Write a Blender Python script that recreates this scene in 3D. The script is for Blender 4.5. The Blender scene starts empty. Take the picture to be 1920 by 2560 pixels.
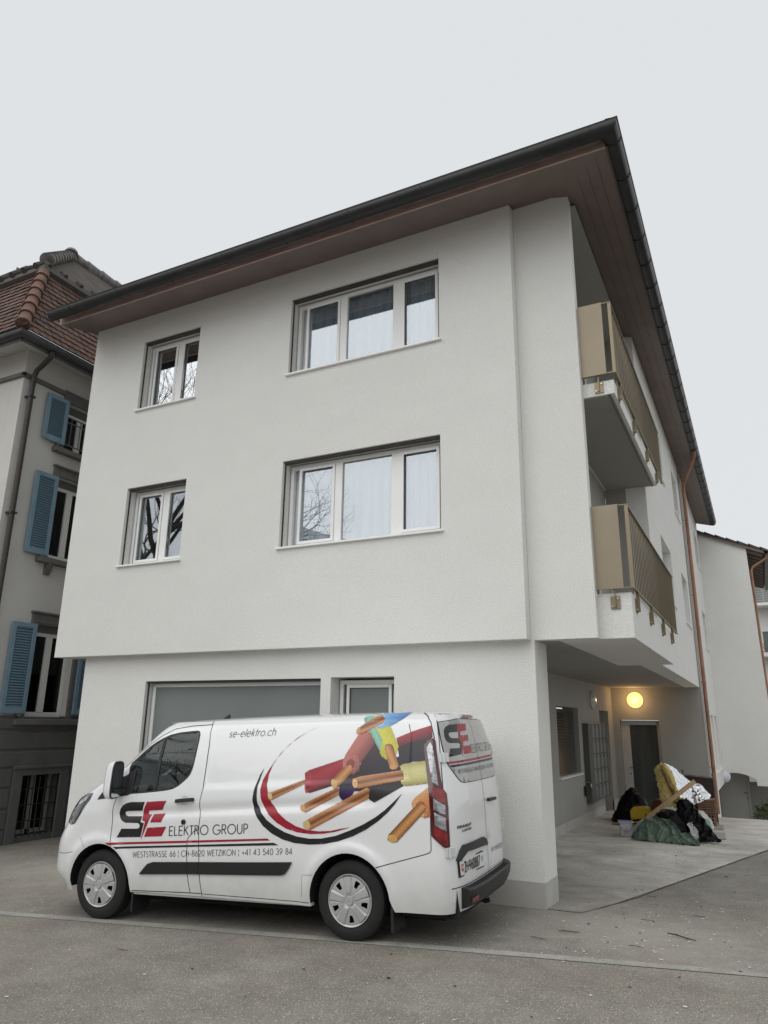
import bpy, bmesh, math, random
from mathutils import Vector, Matrix, noise, geometry
R = math.radians
random.seed(7)
C = bpy.context.scene.collection
sc = bpy.context.scene
# ------------------------------------------------------------------ camera
cd = bpy.data.cameras.new("camera"); cam = bpy.data.objects.new("camera", cd); C.objects.link(cam)
cd.sensor_fit = 'VERTICAL'; cd.sensor_height = 24.0; cd.lens = 24.0*1814.03/2560
cd.clip_start = .05; cd.clip_end = 600
yaw, pit, rol = R(-27.01503), R(16.21582), R(.75075)
fw = Vector((math.sin(yaw)*math.cos(pit), math.cos(yaw)*math.cos(pit), math.sin(pit)))
rt = Vector((math.cos(yaw), -math.sin(yaw), 0)); up = rt.cross(fw)
r2 = rt*math.cos(rol)+up*math.sin(rol); u2 = up*math.cos(rol)-rt*math.sin(rol)
m3 = Matrix((r2, u2, -fw)).transposed()
cam.matrix_world = Matrix.Translation((2.42553, -8.538, 2.17)) @ m3.to_4x4()
sc.camera = cam
# ------------------------------------------------------------------ sky and sun (overcast)
SUN_EL, SUN_AZ = R(48), R(200)      # azimuth clockwise from +y : the brightest part of the cloud is behind the camera
w = bpy.data.worlds.new("World"); sc.world = w; w.use_nodes = True
nt = w.node_tree; nt.nodes.clear()
wo = nt.nodes.new('ShaderNodeOutputWorld'); bg = nt.nodes.new('ShaderNodeBackground')
sky = nt.nodes.new('ShaderNodeTexSky'); sky.sky_type = 'NISHITA'; sky.sun_disc = False
sky.sun_elevation = SUN_EL; sky.sun_rotation = SUN_AZ; sky.dust_density = 4; sky.air_density = 1.5
hs = nt.nodes.new('ShaderNodeHueSaturation'); hs.inputs['Saturation'].default_value = .12; hs.inputs['Value'].default_value = 1.0
mx = nt.nodes.new('ShaderNodeMixRGB'); mx.inputs[0].default_value = .96
mx.inputs[2].default_value = (7.64, 7.86, 8.03, 1)      # the even cloud layer
nt.links.new(sky.outputs[0], hs.inputs['Color']); nt.links.new(hs.outputs[0], mx.inputs[1])
nt.links.new(mx.outputs[0], bg.inputs[0]); bg.inputs[1].default_value = .10
nt.links.new(bg.outputs[0], wo.inputs[0])
sd = bpy.data.lights.new("sun", 'SUN'); sun = bpy.data.objects.new("sun", sd); C.objects.link(sun)
sd.energy = 1.3; sd.angle = R(70); sd.color = (1.0, .985, .955)
sdir = Vector((math.sin(SUN_AZ)*math.cos(SUN_EL), math.cos(SUN_AZ)*math.cos(SUN_EL), math.sin(SUN_EL)))
sun.rotation_euler = sdir.to_track_quat('Z', 'Y').to_euler()
vs_ = sc.view_settings; vs_.view_transform = 'Standard'; vs_.look = 'None'; vs_.exposure = 0.0; vs_.gamma = 1; vs_.use_curve_mapping = False
# ------------------------------------------------------------------ materials
MATS = {}
def mat(name, col, rough=.6, metal=0., var=0., vs=4., bump=0., bs=60., spec=.5, coat=0., st=(1,1,1), emis=0., fine=0., fs=300., bdist=.01):
    if name in MATS: return MATS[name]
    m = bpy.data.materials.new(name); m.use_nodes = True; n = m.node_tree.nodes; L = m.node_tree.links
    b = n['Principled BSDF']
    b.inputs['Base Color'].default_value = (*col, 1); b.inputs['Roughness'].default_value = rough
    b.inputs['Metallic'].default_value = metal; b.inputs['Specular IOR Level'].default_value = spec
    b.inputs['Coat Weight'].default_value = coat; b.inputs['Coat Roughness'].default_value = .03
    if emis: b.inputs['Emission Color'].default_value = (*col, 1); b.inputs['Emission Strength'].default_value = emis
    if var or bump or fine:
        tc = n.new('ShaderNodeTexCoord'); mp = n.new('ShaderNodeMapping'); mp.inputs['Scale'].default_value = st
        L.new(tc.outputs['Object'], mp.inputs[0])
    src = None
    if var:
        nz = n.new('ShaderNodeTexNoise'); nz.inputs['Scale'].default_value = vs; nz.inputs['Detail'].default_value = 5
        L.new(mp.outputs[0], nz.inputs['Vector'])
        r = n.new('ShaderNodeMapRange'); r.inputs[1].default_value = .3; r.inputs[2].default_value = .7
        r.inputs[3].default_value = 1-var; r.inputs[4].default_value = 1+var
        L.new(nz.outputs[0], r.inputs[0])
        v = n.new('ShaderNodeVectorMath'); v.operation = 'SCALE'; v.inputs[0].default_value = col; L.new(r.outputs[0], v.inputs['Scale']); src = v.outputs[0]
    if fine:
        nz = n.new('ShaderNodeTexNoise'); nz.inputs['Scale'].default_value = fs; nz.inputs['Detail'].default_value = 2
        L.new(mp.outputs[0], nz.inputs['Vector'])
        r = n.new('ShaderNodeMapRange'); r.inputs[1].default_value = .3; r.inputs[2].default_value = .7
        r.inputs[3].default_value = 1-fine; r.inputs[4].default_value = 1+fine
        L.new(nz.outputs[0], r.inputs[0])
        v = n.new('ShaderNodeVectorMath'); v.operation = 'SCALE'
        if src: L.new(src, v.inputs[0])
        else: v.inputs[0].default_value = col
        L.new(r.outputs[0], v.inputs['Scale']); src = v.outputs[0]
    if src: L.new(src, b.inputs['Base Color'])
    if bump:
        nz = n.new('ShaderNodeTexNoise'); nz.inputs['Scale'].default_value = bs; nz.inputs['Detail'].default_value = 4; nz.inputs['Roughness'].default_value = .6
        L.new(mp.outputs[0], nz.inputs['Vector'])
        bp = n.new('ShaderNodeBump'); bp.inputs['Strength'].default_value = bump; bp.inputs['Distance'].default_value = bdist
        L.new(nz.outputs[0], bp.inputs['Height']); L.new(bp.outputs[0], b.inputs['Normal'])
    MATS[name] = m; return m
def glassmat(name, tint, refl, rough=0.0, rcol=(1,1,1), blend=.25):
    if name in MATS: return MATS[name]
    m = bpy.data.materials.new(name); m.use_nodes = True; n = m.node_tree.nodes; L = m.node_tree.links; n.clear()
    o = n.new('ShaderNodeOutputMaterial'); mixs = n.new('ShaderNodeMixShader'); t = n.new('ShaderNodeBsdfTransparent'); g = n.new('ShaderNodeBsdfGlossy')
    t.inputs[0].default_value = (*tint, 1); g.inputs[0].default_value = (*rcol, 1); g.inputs['Roughness'].default_value = rough
    lw = n.new('ShaderNodeLayerWeight'); lw.inputs[0].default_value = blend
    r = n.new('ShaderNodeMapRange'); r.inputs[3].default_value = refl; r.inputs[4].default_value = 1.0
    L.new(lw.outputs['Fresnel'], r.inputs[0]); L.new(r.outputs[0], mixs.inputs[0])
    L.new(t.outputs[0], mixs.inputs[1]); L.new(g.outputs[0], mixs.inputs[2]); L.new(mixs.outputs[0], o.inputs[0])
    MATS[name] = m; return m
# ------------------------------------------------------------------ objects
WL = {}
def setp(o, **k):
    for a, b in k.items():
        if b: o[a] = b
def thing(name, label, cat, loc=(0,0,0), group=None):
    o = bpy.data.objects.new(name, None); C.objects.link(o); o.location = loc; o.empty_display_size = .2
    WL[o] = Vector(loc); setp(o, label=label, category=cat, group=group); return o
class MB:
    def __init__(s): s.v = []; s.f = []; s.col = None
    def add(s, vs, fs):
        k = len(s.v); s.v += [tuple(p) for p in vs]; s.f += [tuple(i+k for i in f) for f in fs]
    def box(s, x0, x1, y0, y1, z0, z1, T=None):
        vs = [(x,y,z) for x in (x0,x1) for y in (y0,y1) for z in (z0,z1)]
        if T: vs = [T(*p) for p in vs]
        s.add(vs, [(0,1,3,2),(4,6,7,5),(0,4,5,1),(2,3,7,6),(0,2,6,4),(1,5,7,3)])
    def bar(s, a, b, wx, wy, upv=(0,0,1)):
        a, b = Vector(a), Vector(b); d = (b-a).normalized(); u = Vector(upv)
        if abs(d.dot(u)) > .98: u = Vector((0,1,0))
        x = d.cross(u).normalized(); y = x.cross(d)
        vs = [p+x*sx*wx/2+y*sy*wy/2 for p in (a,b) for sx,sy in ((-1,-1),(1,-1),(1,1),(-1,1))]
        s.add(vs, [(0,3,2,1),(4,5,6,7),(0,1,5,4),(1,2,6,5),(2,3,7,6),(3,0,4,7)])
    def tube(s, pts, r, n=10, cap=True, closed=False):
        pts = [Vector(p) for p in pts]; N = len(pts); rs = r if isinstance(r, (list,tuple)) else [r]*N
        k = len(s.v); prev = None
        for i, p in enumerate(pts):
            if closed: d = pts[(i+1)%N]-pts[i-1]
            else: d = pts[min(i+1,N-1)]-pts[max(i-1,0)]
            d.normalize()
            if prev is None: x = d.orthogonal().normalized()
            else: x = (prev-d*prev.dot(d)).normalized()
            prev = x; y = d.cross(x)
            for j in range(n):
                a = 2*math.pi*j/n; s.v.append(tuple(p+(x*math.cos(a)+y*math.sin(a))*rs[i]))
        for i in range(N if closed else N-1):
            for j in range(n):
                a = k+i*n+j; b = k+i*n+(j+1)%n; i2 = (i+1)%N
                s.f.append((a, b, k+i2*n+(j+1)%n, k+i2*n+j))
        if cap and not closed:
            s.f.append(tuple(k+j for j in range(n))[::-1]); s.f.append(tuple(k+(N-1)*n+j for j in range(n)))
    def lathe(s, prof, n, T, cap=True):   # prof (r, h) ; T(x, y, h)
        k = len(s.v)
        for r_, h in prof:
            for j in range(n):
                a = 2*math.pi*j/n; s.v.append(tuple(T(r_*math.cos(a), r_*math.sin(a), h)))
        for i in range(len(prof)-1):
            for j in range(n):
                s.f.append((k+i*n+j, k+i*n+(j+1)%n, k+(i+1)*n+(j+1)%n, k+(i+1)*n+j))
        if cap: s.f.append(tuple(k+j for j in range(n))); s.f.append(tuple(k+(len(prof)-1)*n+j for j in range(n)))
    def prism(s, poly, h0, h1, T):   # poly (a,b) extruded h0..h1 ; T(a,b,h)
        n = len(poly); k = len(s.v)
        s.v += [tuple(T(a,b,h0)) for a,b in poly]+[tuple(T(a,b,h1)) for a,b in poly]
        s.f.append(tuple(range(k,k+n))[::-1]); s.f.append(tuple(range(k+n,k+2*n)))
        for i in range(n): s.f.append((k+i, k+(i+1)%n, k+n+(i+1)%n, k+n+i))
    def wall(s, a0, a1, z0, z1, holes, th, T):   # slab with rectangular holes; T(a, d, z): d = 0 outside face, -th inside face
        xs = sorted({a0,a1,*[h[0] for h in holes],*[h[1] for h in holes]}); zs = sorted({z0,z1,*[h[2] for h in holes],*[h[3] for h in holes]})
        xs = [x for x in xs if a0 <= x <= a1]; zs = [z for z in zs if z0 <= z <= z1]
        solid = {}
        for i in range(len(xs)-1):
            for j in range(len(zs)-1):
                cx, cz = (xs[i]+xs[i+1])/2, (zs[j]+zs[j+1])/2
                solid[i,j] = not any(h[0]<cx<h[1] and h[2]<cz<h[3] for h in holes)
        idx = {}
        def V(i,j,d):
            if (i,j,d) not in idx: idx[i,j,d] = len(s.v); s.v.append(tuple(T(xs[i], d, zs[j])))
            return idx[i,j,d]
        for (i,j), o in solid.items():
            if not o: continue
            s.f.append((V(i,j,0),V(i+1,j,0),V(i+1,j+1,0),V(i,j+1,0)))
            s.f.append((V(i,j,-th),V(i,j+1,-th),V(i+1,j+1,-th),V(i+1,j,-th)))
            for di,dj,e in ((-1,0,((i,j+1),(i,j))),(1,0,((i+1,j),(i+1,j+1))),(0,-1,((i,j),(i+1,j))),(0,1,((i+1,j+1),(i,j+1)))):
                if not solid.get((i+di,j+dj), False):
                    (p,q),(r_,t) = e; s.f.append((V(p,q,0),V(p,q,-th),V(r_,t,-th),V(r_,t,0)))
    def build(s, name, m, parent=None, smooth=False, bevel=0., recalc=True, kind=None, label=None, weld=0., segs=2, ang=35):
        me = bpy.data.meshes.new(name); off = WL.get(parent, Vector()) if parent else Vector()
        me.from_pydata([tuple(Vector(p)-off) for p in s.v], [], s.f); me.update()
        if recalc or weld:
            b = bmesh.new(); b.from_mesh(me)
            if weld: bmesh.ops.remove_doubles(b, verts=b.verts, dist=weld)
            if recalc: bmesh.ops.recalc_face_normals(b, faces=b.faces)
            b.to_mesh(me); b.free()
        if s.col and len(s.col) == len(me.vertices):
            ca = me.color_attributes.new('ink', 'FLOAT_COLOR', 'POINT')
            for i, c in enumerate(s.col): ca.data[i].color = (*c, 1)
        o = bpy.data.objects.new(name, me); C.objects.link(o); me.materials.append(m)
        if smooth:
            me.polygons.foreach_set('use_smooth', [True]*len(me.polygons))
            if ang < 180:
                try: me.set_sharp_from_angle(angle=R(ang))
                except Exception: pass
        if bevel:
            md = o.modifiers.new('bevel', 'BEVEL'); md.width = bevel; md.segments = segs; md.limit_method = 'ANGLE'; md.angle_limit = R(40)
        if parent: o.parent = parent; WL[o] = off
        else: WL[o] = Vector()
        if kind: o['kind'] = kind
        if label: o['label'] = label
        return o
def one(name, m, parent, fn, **k):
    b = MB(); fn(b); return b.build(name, m, parent, **k)
def bx(name, m, parent, *a, T=None, **k):
    b = MB(); b.box(*a, T=T); return b.build(name, m, parent, **k)
# wall frames: a along the wall, d outward, z up
TF = lambda y0: (lambda a, d, z: (a, y0-d, z))       # faces -y (the street)
TS = lambda x0: (lambda a, d, z: (x0+d, a, z))       # faces +x
# ---- van surface functions
def itp(x, xs, ys):
    if x <= xs[0]: return ys[0]
    for i in range(1, len(xs)):
        if x <= xs[i]:
            t = (x-xs[i-1])/(xs[i]-xs[i-1]); return ys[i-1]+t*(ys[i]-ys[i-1])
    return ys[-1]
def spl(x, xs, ys):
    # monotone-ish cubic (Catmull-Rom on uneven knots)
    n = len(xs)
    if x <= xs[0]: return ys[0]
    if x >= xs[-1]: return ys[-1]
    i = 0
    while x > xs[i+1]: i += 1
    h = xs[i+1]-xs[i]; t = (x-xs[i])/h
    def sl(k):
        if k == 0: return (ys[1]-ys[0])/(xs[1]-xs[0])
        if k == n-1: return (ys[-1]-ys[-2])/(xs[-1]-xs[-2])
        a=(ys[k]-ys[k-1])/(xs[k]-xs[k-1]); b=(ys[k+1]-ys[k])/(xs[k+1]-xs[k])
        return 0.0 if a*b <= 0 else 2*a*b/(a+b)
    m0, m1 = sl(i)*h, sl(i+1)*h
    return (2*t**3-3*t*t+1)*ys[i]+(t**3-2*t*t+t)*m0+(-2*t**3+3*t*t)*ys[i+1]+(t**3-t*t)*m1
ZT=1.988
WZ=([.2,.45,.7,1.0,1.15,1.4,1.6,1.75,1.86,1.92,1.962,ZT],[.93,.965,.985,.985,.975,.935,.895,.855,.815,.77,.69,.60])
UFZ=[.20,.292,.41,.46,.63,.70,.924,1.16,1.321,1.40,1.482,1.618,1.791,1.878,1.95,ZT]
UF=[-.80,-.86,-.965,-.985,-.965,-.96,-.86,-.69,-.38,-.20,-.075,.095,.285,.385,.475,.55]
AFZ=[.2,.9,1.2,1.35,1.6,1.97]; AF=[.62,.60,.5,.36,.33,.30]
NF=2.3; MR=3.4; AR=.26
URZ=[.2,.5,1.1,1.5,1.85,1.95,ZT]; UR=[3.975,3.995,3.99,3.955,3.89,3.84,3.74]
def uf(z): return spl(z,UFZ,UF)
def af(z): return spl(z,AFZ,AF)
def ur(z): return spl(z,URZ,UR)
def sst(a,b,x):
    t=min(1.,max(0.,(x-a)/(b-a))); return t*t*(3-2*t)
def feat(u,z):
    d=0.
    for c in (0.,2.933):
        r=math.hypot(u-c,z-.335)
        if z>.2: d+=.020*math.exp(-((r-.44)/.055)**2)*(1 if r>.44 else 1)
    # upper pressed panel
    if u>1.1:
        sd=min(u-1.285, 3.56-u, z-(1.305+.035*(u-1.3)), 1.885-z)
        d-=.010*sst(-.020,.022,sd)
    # shoulder crease and lower crease
    zc1=1.10+.055*(u-.9)
    d-=.020*math.exp(-((z-(zc1-.035))/.045)**2)*sst(.0,.4,u)*sst(3.4,2.9,u)
    # sill tuck
    d+=.010*sst(.43,.47,z)*sst(.66,.6,z)*sst(.5,.56,u)*sst(2.45,2.35,u)*0
    return d
def wid(u,z): return spl(z,*WZ)+feat(u,z)
def Lside(u,z):
    w=wid(u,z); a=(uf(z)+af(z)-u)/af(z); L=w
    if a>0: L=w*max(0.,1-min(a,1)**NF)**(1/NF)
    b=(u-(ur(z)-AR))/AR
    if b>0: L=w*max(0.,1-min(b,1)**MR)**(1/MR)
    return L
def urear(lam,z): return ur(z)-AR*(1-max(0.,1-min(1,abs(lam))**MR)**(1/MR))
def ufront(lam,z): return uf(z)+af(z)*(1-max(0.,1-min(1,abs(lam))**NF)**(1/NF))
LF=.72; LR=.93
BF=(1-LF**NF)**(1/NF); BR=(1-LR**MR)**(1/MR)
def useamf(z): return uf(z)+af(z)*(1-BF)
def useamr(z): return ur(z)-AR+AR*BR
# ------------------------------------------------------------------ ground
def ss(a, b, x):
    t = min(1., max(0., (x-a)/(b-a))); return t*t*(3-2*t)
def gz(x, y):
    A = .272+.04*(min(x, 2.2)+1.14) if x > -6 else .0776+.025*(max(x, -16)+6)
    ys = [0.5, 10.5, 12.25, 14, 16, 19.2, 21, 25]; zs = [.19, .18, .06, -.15, -.34, -.72, -.93, -1.1]
    B = itp(y, ys, zs)
    s = ss(-2.2, 1.5, y)*ss(-4., -.5, x)
    far = ss(9., 14., y)*ss(-8.0, -2., x)
    s = max(s, far)
    return A*(1-s)+B*s
def stone(name, cols, rough, big, mid, fleck, fleckcol, bump, st=(1,1,1), dirt=None, tint=None, dust=()):
    m = bpy.data.materials.new(name); m.use_nodes = True; n = m.node_tree.nodes; L = m.node_tree.links
    b = n['Principled BSDF']; b.inputs['Roughness'].default_value = rough; b.inputs['Specular IOR Level'].default_value = .35
    tc = n.new('ShaderNodeTexCoord'); mp = n.new('ShaderNodeMapping'); mp.inputs['Scale'].default_value = st; L.new(tc.outputs['Object'], mp.inputs[0])
    def nz(s, d=4, dist=0.):
        q = n.new('ShaderNodeTexNoise'); q.inputs['Scale'].default_value = s; q.inputs['Detail'].default_value = d; q.inputs['Distortion'].default_value = dist; L.new(mp.outputs[0], q.inputs['Vector']); return q
    a = nz(big, 6, .6); rp = n.new('ShaderNodeValToRGB'); L.new(a.outputs[0], rp.inputs[0])
    rp.color_ramp.elements[0].position = .32; rp.color_ramp.elements[0].color = (*cols[0],1)
    rp.color_ramp.elements[1].position = .68; rp.color_ramp.elements[1].color = (*cols[2],1)
    e = rp.color_ramp.elements.new(.5); e.color = (*cols[1],1)
    c2 = nz(mid, 5); r2_ = n.new('ShaderNodeMapRange'); r2_.inputs[1].default_value = .3; r2_.inputs[2].default_value = .7; r2_.inputs[3].default_value = .88; r2_.inputs[4].default_value = 1.12
    L.new(c2.outputs[0], r2_.inputs[0])
    f = nz(85, 3); r3 = n.new('ShaderNodeMapRange'); r3.inputs[1].default_value = .3; r3.inputs[2].default_value = .7; r3.inputs[3].default_value = .62; r3.inputs[4].default_value = 1.42
    L.new(f.outputs[0], r3.inputs[0])
    mu = n.new('ShaderNodeMath'); mu.operation = 'MULTIPLY'; L.new(r2_.outputs[0], mu.inputs[0]); L.new(r3.outputs[0], mu.inputs[1])
    v = n.new('ShaderNodeVectorMath'); v.operation = 'SCALE'; L.new(rp.outputs[0], v.inputs[0]); L.new(mu.outputs[0], v.inputs['Scale'])
    out = v.outputs[0]
    if fleck:
        vo = n.new('ShaderNodeTexVoronoi'); vo.inputs['Scale'].default_value = 55; L.new(mp.outputs[0], vo.inputs['Vector'])
        th = n.new('ShaderNodeMapRange'); th.inputs[1].default_value = .34; th.inputs[2].default_value = .20; th.inputs[3].default_value = 0; th.inputs[4].default_value = 1; L.new(vo.outputs['Distance'], th.inputs[0])
        sep = n.new('ShaderNodeSeparateColor'); L.new(vo.outputs['Color'], sep.inputs[0])
        gt = n.new('ShaderNodeMath'); gt.operation = 'GREATER_THAN'; gt.inputs[1].default_value = 1-fleck; L.new(sep.outputs[0], gt.inputs[0])
        m2 = n.new('ShaderNodeMath'); m2.operation = 'MULTIPLY'; L.new(th.outputs[0], m2.inputs[0]); L.new(gt.outputs[0], m2.inputs[1])
        mm = n.new('ShaderNodeMixRGB'); L.new(m2.outputs[0], mm.inputs[0]); L.new(out, mm.inputs[1]); mm.inputs[2].default_value = (*fleckcol,1); out = mm.outputs[0]
    if tint:     # brownish stains
        tn = nz(.45, 6, 1.2); tr = n.new('ShaderNodeMapRange'); tr.inputs[1].default_value = .48; tr.inputs[2].default_value = .72; tr.inputs[3].default_value = 0; tr.inputs[4].default_value = .55; L.new(tn.outputs[0], tr.inputs[0])
        v3 = n.new('ShaderNodeVectorMath'); v3.operation = 'SCALE'; v3.inputs[0].default_value = tint; L.new(mu.outputs[0], v3.inputs['Scale'])
        tm = n.new('ShaderNodeMixRGB'); L.new(tr.outputs[0], tm.inputs[0]); L.new(out, tm.inputs[1]); L.new(v3.outputs[0], tm.inputs[2]); out = tm.outputs[0]
    for (dx_, dy_, dr_, da_) in dust:     # patches of plaster dust
        ds = n.new('ShaderNodeVectorMath'); ds.operation = 'DISTANCE'; ds.inputs[1].default_value = (dx_, dy_, .2); L.new(tc.outputs['Object'], ds.inputs[0])
        q2 = nz(2.2, 6, 1.0); aa = n.new('ShaderNodeMath'); aa.operation = 'MULTIPLY_ADD'; aa.inputs[1].default_value = -1.6*dr_; L.new(q2.outputs[0], aa.inputs[0]); L.new(ds.outputs['Value'], aa.inputs[2])
        rr = n.new('ShaderNodeMapRange'); rr.inputs[1].default_value = -.7*dr_; rr.inputs[2].default_value = .5*dr_; rr.inputs[3].default_value = da_; rr.inputs[4].default_value = 0; L.new(aa.outputs[0], rr.inputs[0])
        dm2 = n.new('ShaderNodeMixRGB'); L.new(rr.outputs[0], dm2.inputs[0]); L.new(out, dm2.inputs[1]); dm2.inputs[2].default_value = (.40,.38,.335,1); out = dm2.outputs[0]
    if dirt:     # street dirt trodden onto the front of the slab, with a ragged edge
        sx = n.new('ShaderNodeSeparateXYZ'); L.new(tc.outputs['Object'], sx.inputs[0]); dn = nz(1.6, 5, .8)
        ad = n.new('ShaderNodeMath'); ad.operation = 'MULTIPLY_ADD'; ad.inputs[1].default_value = 3.2; L.new(dn.outputs[0], ad.inputs[0]); L.new(sx.outputs[1], ad.inputs[2])
        dr = n.new('ShaderNodeMapRange'); dr.inputs[1].default_value = 2.0; dr.inputs[2].default_value = 5.6; dr.inputs[3].default_value = .95; dr.inputs[4].default_value = 0.; L.new(ad.outputs[0], dr.inputs[0])
        v2 = n.new('ShaderNodeVectorMath'); v2.operation = 'SCALE'; v2.inputs[0].default_value = dirt; L.new(mu.outputs[0], v2.inputs['Scale'])
        dm_ = n.new('ShaderNodeMixRGB'); L.new(dr.outputs[0], dm_.inputs[0]); L.new(out, dm_.inputs[1]); L.new(v2.outputs[0], dm_.inputs[2]); out = dm_.outputs[0]
    L.new(out, b.inputs['Base Color'])
    bp = n.new('ShaderNodeBump'); bp.inputs['Strength'].default_value = bump; bp.inputs['Distance'].default_value = .006
    L.new(f.outputs[0], bp.inputs['Height']); L.new(bp.outputs[0], b.inputs['Normal'])
    return m
ASPH = stone('asphalt', [(.198,.186,.160),(.222,.209,.181),(.248,.235,.206)], .85, .8, 3.5, .30, (.55,.53,.49), .6, tint=(.215,.180,.148), dust=((.9,-.25,1.1,.55),(-6.8,-.2,1.3,.6),(1.6,-1.2,.8,.35)))
CONC = stone('concrete', [(.44,.42,.375),(.57,.55,.50),(.68,.66,.61)], .75, .9, 3.2, 0, (1,1,1), .25, (1.,1.3,1), dirt=(.235,.222,.192), tint=(.33,.315,.28))
KERB = stone('kerb_concrete', [(.27,.26,.232),(.315,.303,.273),(.36,.35,.318)], .8, 1.5, 6, 0, (1,1,1), .4)
def rng(a, b, st): 
    n = max(1, int(round((b-a)/st))); return [a+(b-a)*i/n for i in range(n)]
gx = [-90,-60,-40,-28,-20]+rng(-16,6,.35)+[6,8,11,15,22,35,60,90]
gy = [-70,-45,-30,-20,-14,-10]+rng(-8,26,.35)+[26,30,36,45,60,90]
b = MB(); b.v = [(x,y,gz(x,y)) for y in gy for x in gx]; nx = len(gx)
b.f = [(j*nx+i,j*nx+i+1,(j+1)*nx+i+1,(j+1)*nx+i) for j in range(len(gy)-1) for i in range(nx-1)]
b.build('ground', ASPH, None, smooth=True, kind='structure', recalc=False, ang=180)
# concrete forecourt under the overhang
b = MB(); N = 40
edge = lambda y: itp(y, [.15,.5,6.3,12,20], [.40,.50,2.2,3.9,6.2])
ys = [.2+ (19.8-.2)*j/90 for j in range(91)]
for y in ys:
    x0, x1 = -1.3, edge(y)
    b.v += [(x0+(x1-x0)*i/N, y, gz(x0+(x1-x0)*i/N, y)+.006) for i in range(N+1)]
b.f = [(j*(N+1)+i,j*(N+1)+i+1,(j+1)*(N+1)+i+1,(j+1)*(N+1)+i) for j in range(90) for i in range(N)]
b.build('forecourt', CONC, None, smooth=True, kind='structure', recalc=False, ang=180)
# flush kerb line along the street
b = MB(); k0 = (-9.0,-2.83); k1 = (6.0,-1.36); n_ = 60
dx, dy = k1[0]-k0[0], k1[1]-k0[1]; ll = math.hypot(dx, dy); px_, py_ = -dy/ll*.07, dx/ll*.07
for i in range(n_+1):
    t = i/n_; x, y = k0[0]+dx*t, k0[1]+dy*t; wv = 1+.12*noise.noise((x*3,0,0))
    for s_ in (-1, 0, 1): b.v.append((x+px_*s_*wv, y+py_*s_*wv, gz(x+px_*s_, y+py_*s_)+.004))
b.f = [(i*3+j, i*3+j+1, (i+1)*3+j+1, (i+1)*3+j) for i in range(n_) for j in range(2)]
b.build('kerb_strip', KERB, None, smooth=True, kind='structure', recalc=False)
# dirt filled joint between forecourt and asphalt
b = MB()
for j, y in enumerate(ys[2:66]):
    x = edge(y); wv = max(.002, .010+.022*noise.noise((y*1.7,1,0)))
    b.v += [(x-wv, y, gz(x,y)+.010), (x+wv*1.3, y, gz(x,y)+.0105)]
b.f = [(2*i,2*i+1,2*i+3,2*i+2) for i in range(63)]
b.build('slab_joint', mat('joint_dirt', (.15,.135,.11), .95, var=.4, vs=8), None, kind='structure', recalc=False)

# ------------------------------------------------------------------ apartment building
PLA = mat('plaster', (.785,.782,.757), .9, var=.018, vs=1.3, bump=.6, bs=55, st=(1,1,1.6), spec=.2, bdist=.018, fine=.09, fs=55)
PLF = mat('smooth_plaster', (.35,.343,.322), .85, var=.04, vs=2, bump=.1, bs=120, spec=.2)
PLI = mat('plinth_plaster', (.47,.46,.435), .85, var=.07, vs=3, bump=.12, bs=90, spec=.2)
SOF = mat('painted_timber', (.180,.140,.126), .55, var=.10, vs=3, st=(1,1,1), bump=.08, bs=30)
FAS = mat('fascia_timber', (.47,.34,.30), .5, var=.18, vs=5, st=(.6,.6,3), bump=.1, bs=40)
GUT = mat('dark_zinc', (.032,.033,.034), .42, metal=.35, var=.2, vs=6)
TIL = mat('dark_roof_tile', (.060,.052,.047), .8, var=.3, vs=5, bump=.3, bs=25)
COP = mat('copper_pipe', (.33,.175,.110), .42, metal=.55, var=.22, vs=7, st=(1,1,.5))
BRZ = mat('bronze_metal', (.265,.215,.140), .42, metal=.55, var=.05, vs=3)
BRP = mat('bronze_panel', (.295,.245,.175), .45, metal=.35, var=.06, vs=2.2, bump=.02, bs=4)
STL = mat('steel_bolt', (.55,.53,.48), .3, metal=.9)
WHT = mat('white_frame', (.86,.86,.845), .34, var=.02, vs=4)
ALU = mat('white_aluminium', (.90,.90,.89), .35)
DRK = mat('dark_rail', (.045,.038,.034), .5)
GLS = glassmat('window_glass', (.76,.80,.82), .20, rcol=(.88,.91,.95))
GLM = glassmat('mirror_glass_pane', (.60,.64,.65), .50, rcol=(.88,.91,.95))
GLD = glassmat('shop_glass', (.55,.60,.60), .10)
CUR = mat('curtain_voile', (.88,.90,.92), .9)
CUD = mat('curtain_grey', (.10,.115,.12), .9)
FRO = mat('frosted_film', (.195,.215,.212), .55, var=.05, vs=1)
INT = mat('interior_dark', (.17,.17,.165), .9)
bld = thing('apartment_building', 'three storey light grey rendered building with bronze balconies and brown eaves, behind the white van', 'building', (-3.5, 4, 0))
W = 'wall'
ZB, ZT_, Y0, XP, XS = 3.156, 9.40, .182, .796, .999
H1 = [(-3.658,-1.084,7.42,8.761), (-6.853,-5.552,7.42,8.761), (-3.658,-1.084,4.62,5.963), (-6.853,-5.552,4.62,5.963)]
b = MB(); b.wall(-8.1, 0, ZB, ZT_, H1, .36, TF(0)); b.build(W, PLA, bld, label='wide street wall of the upper floors')
bx(W, PLA, bld, -8.098, -7.76, .37, 10.5, ZB+.003, ZT_)                      # left end
b = MB(); b.wall(.002, XP, ZB, ZT_, [], .154, TF(Y0)); b.build(W, PLA, bld, label='narrow set back end wall beside the balconies')
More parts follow.
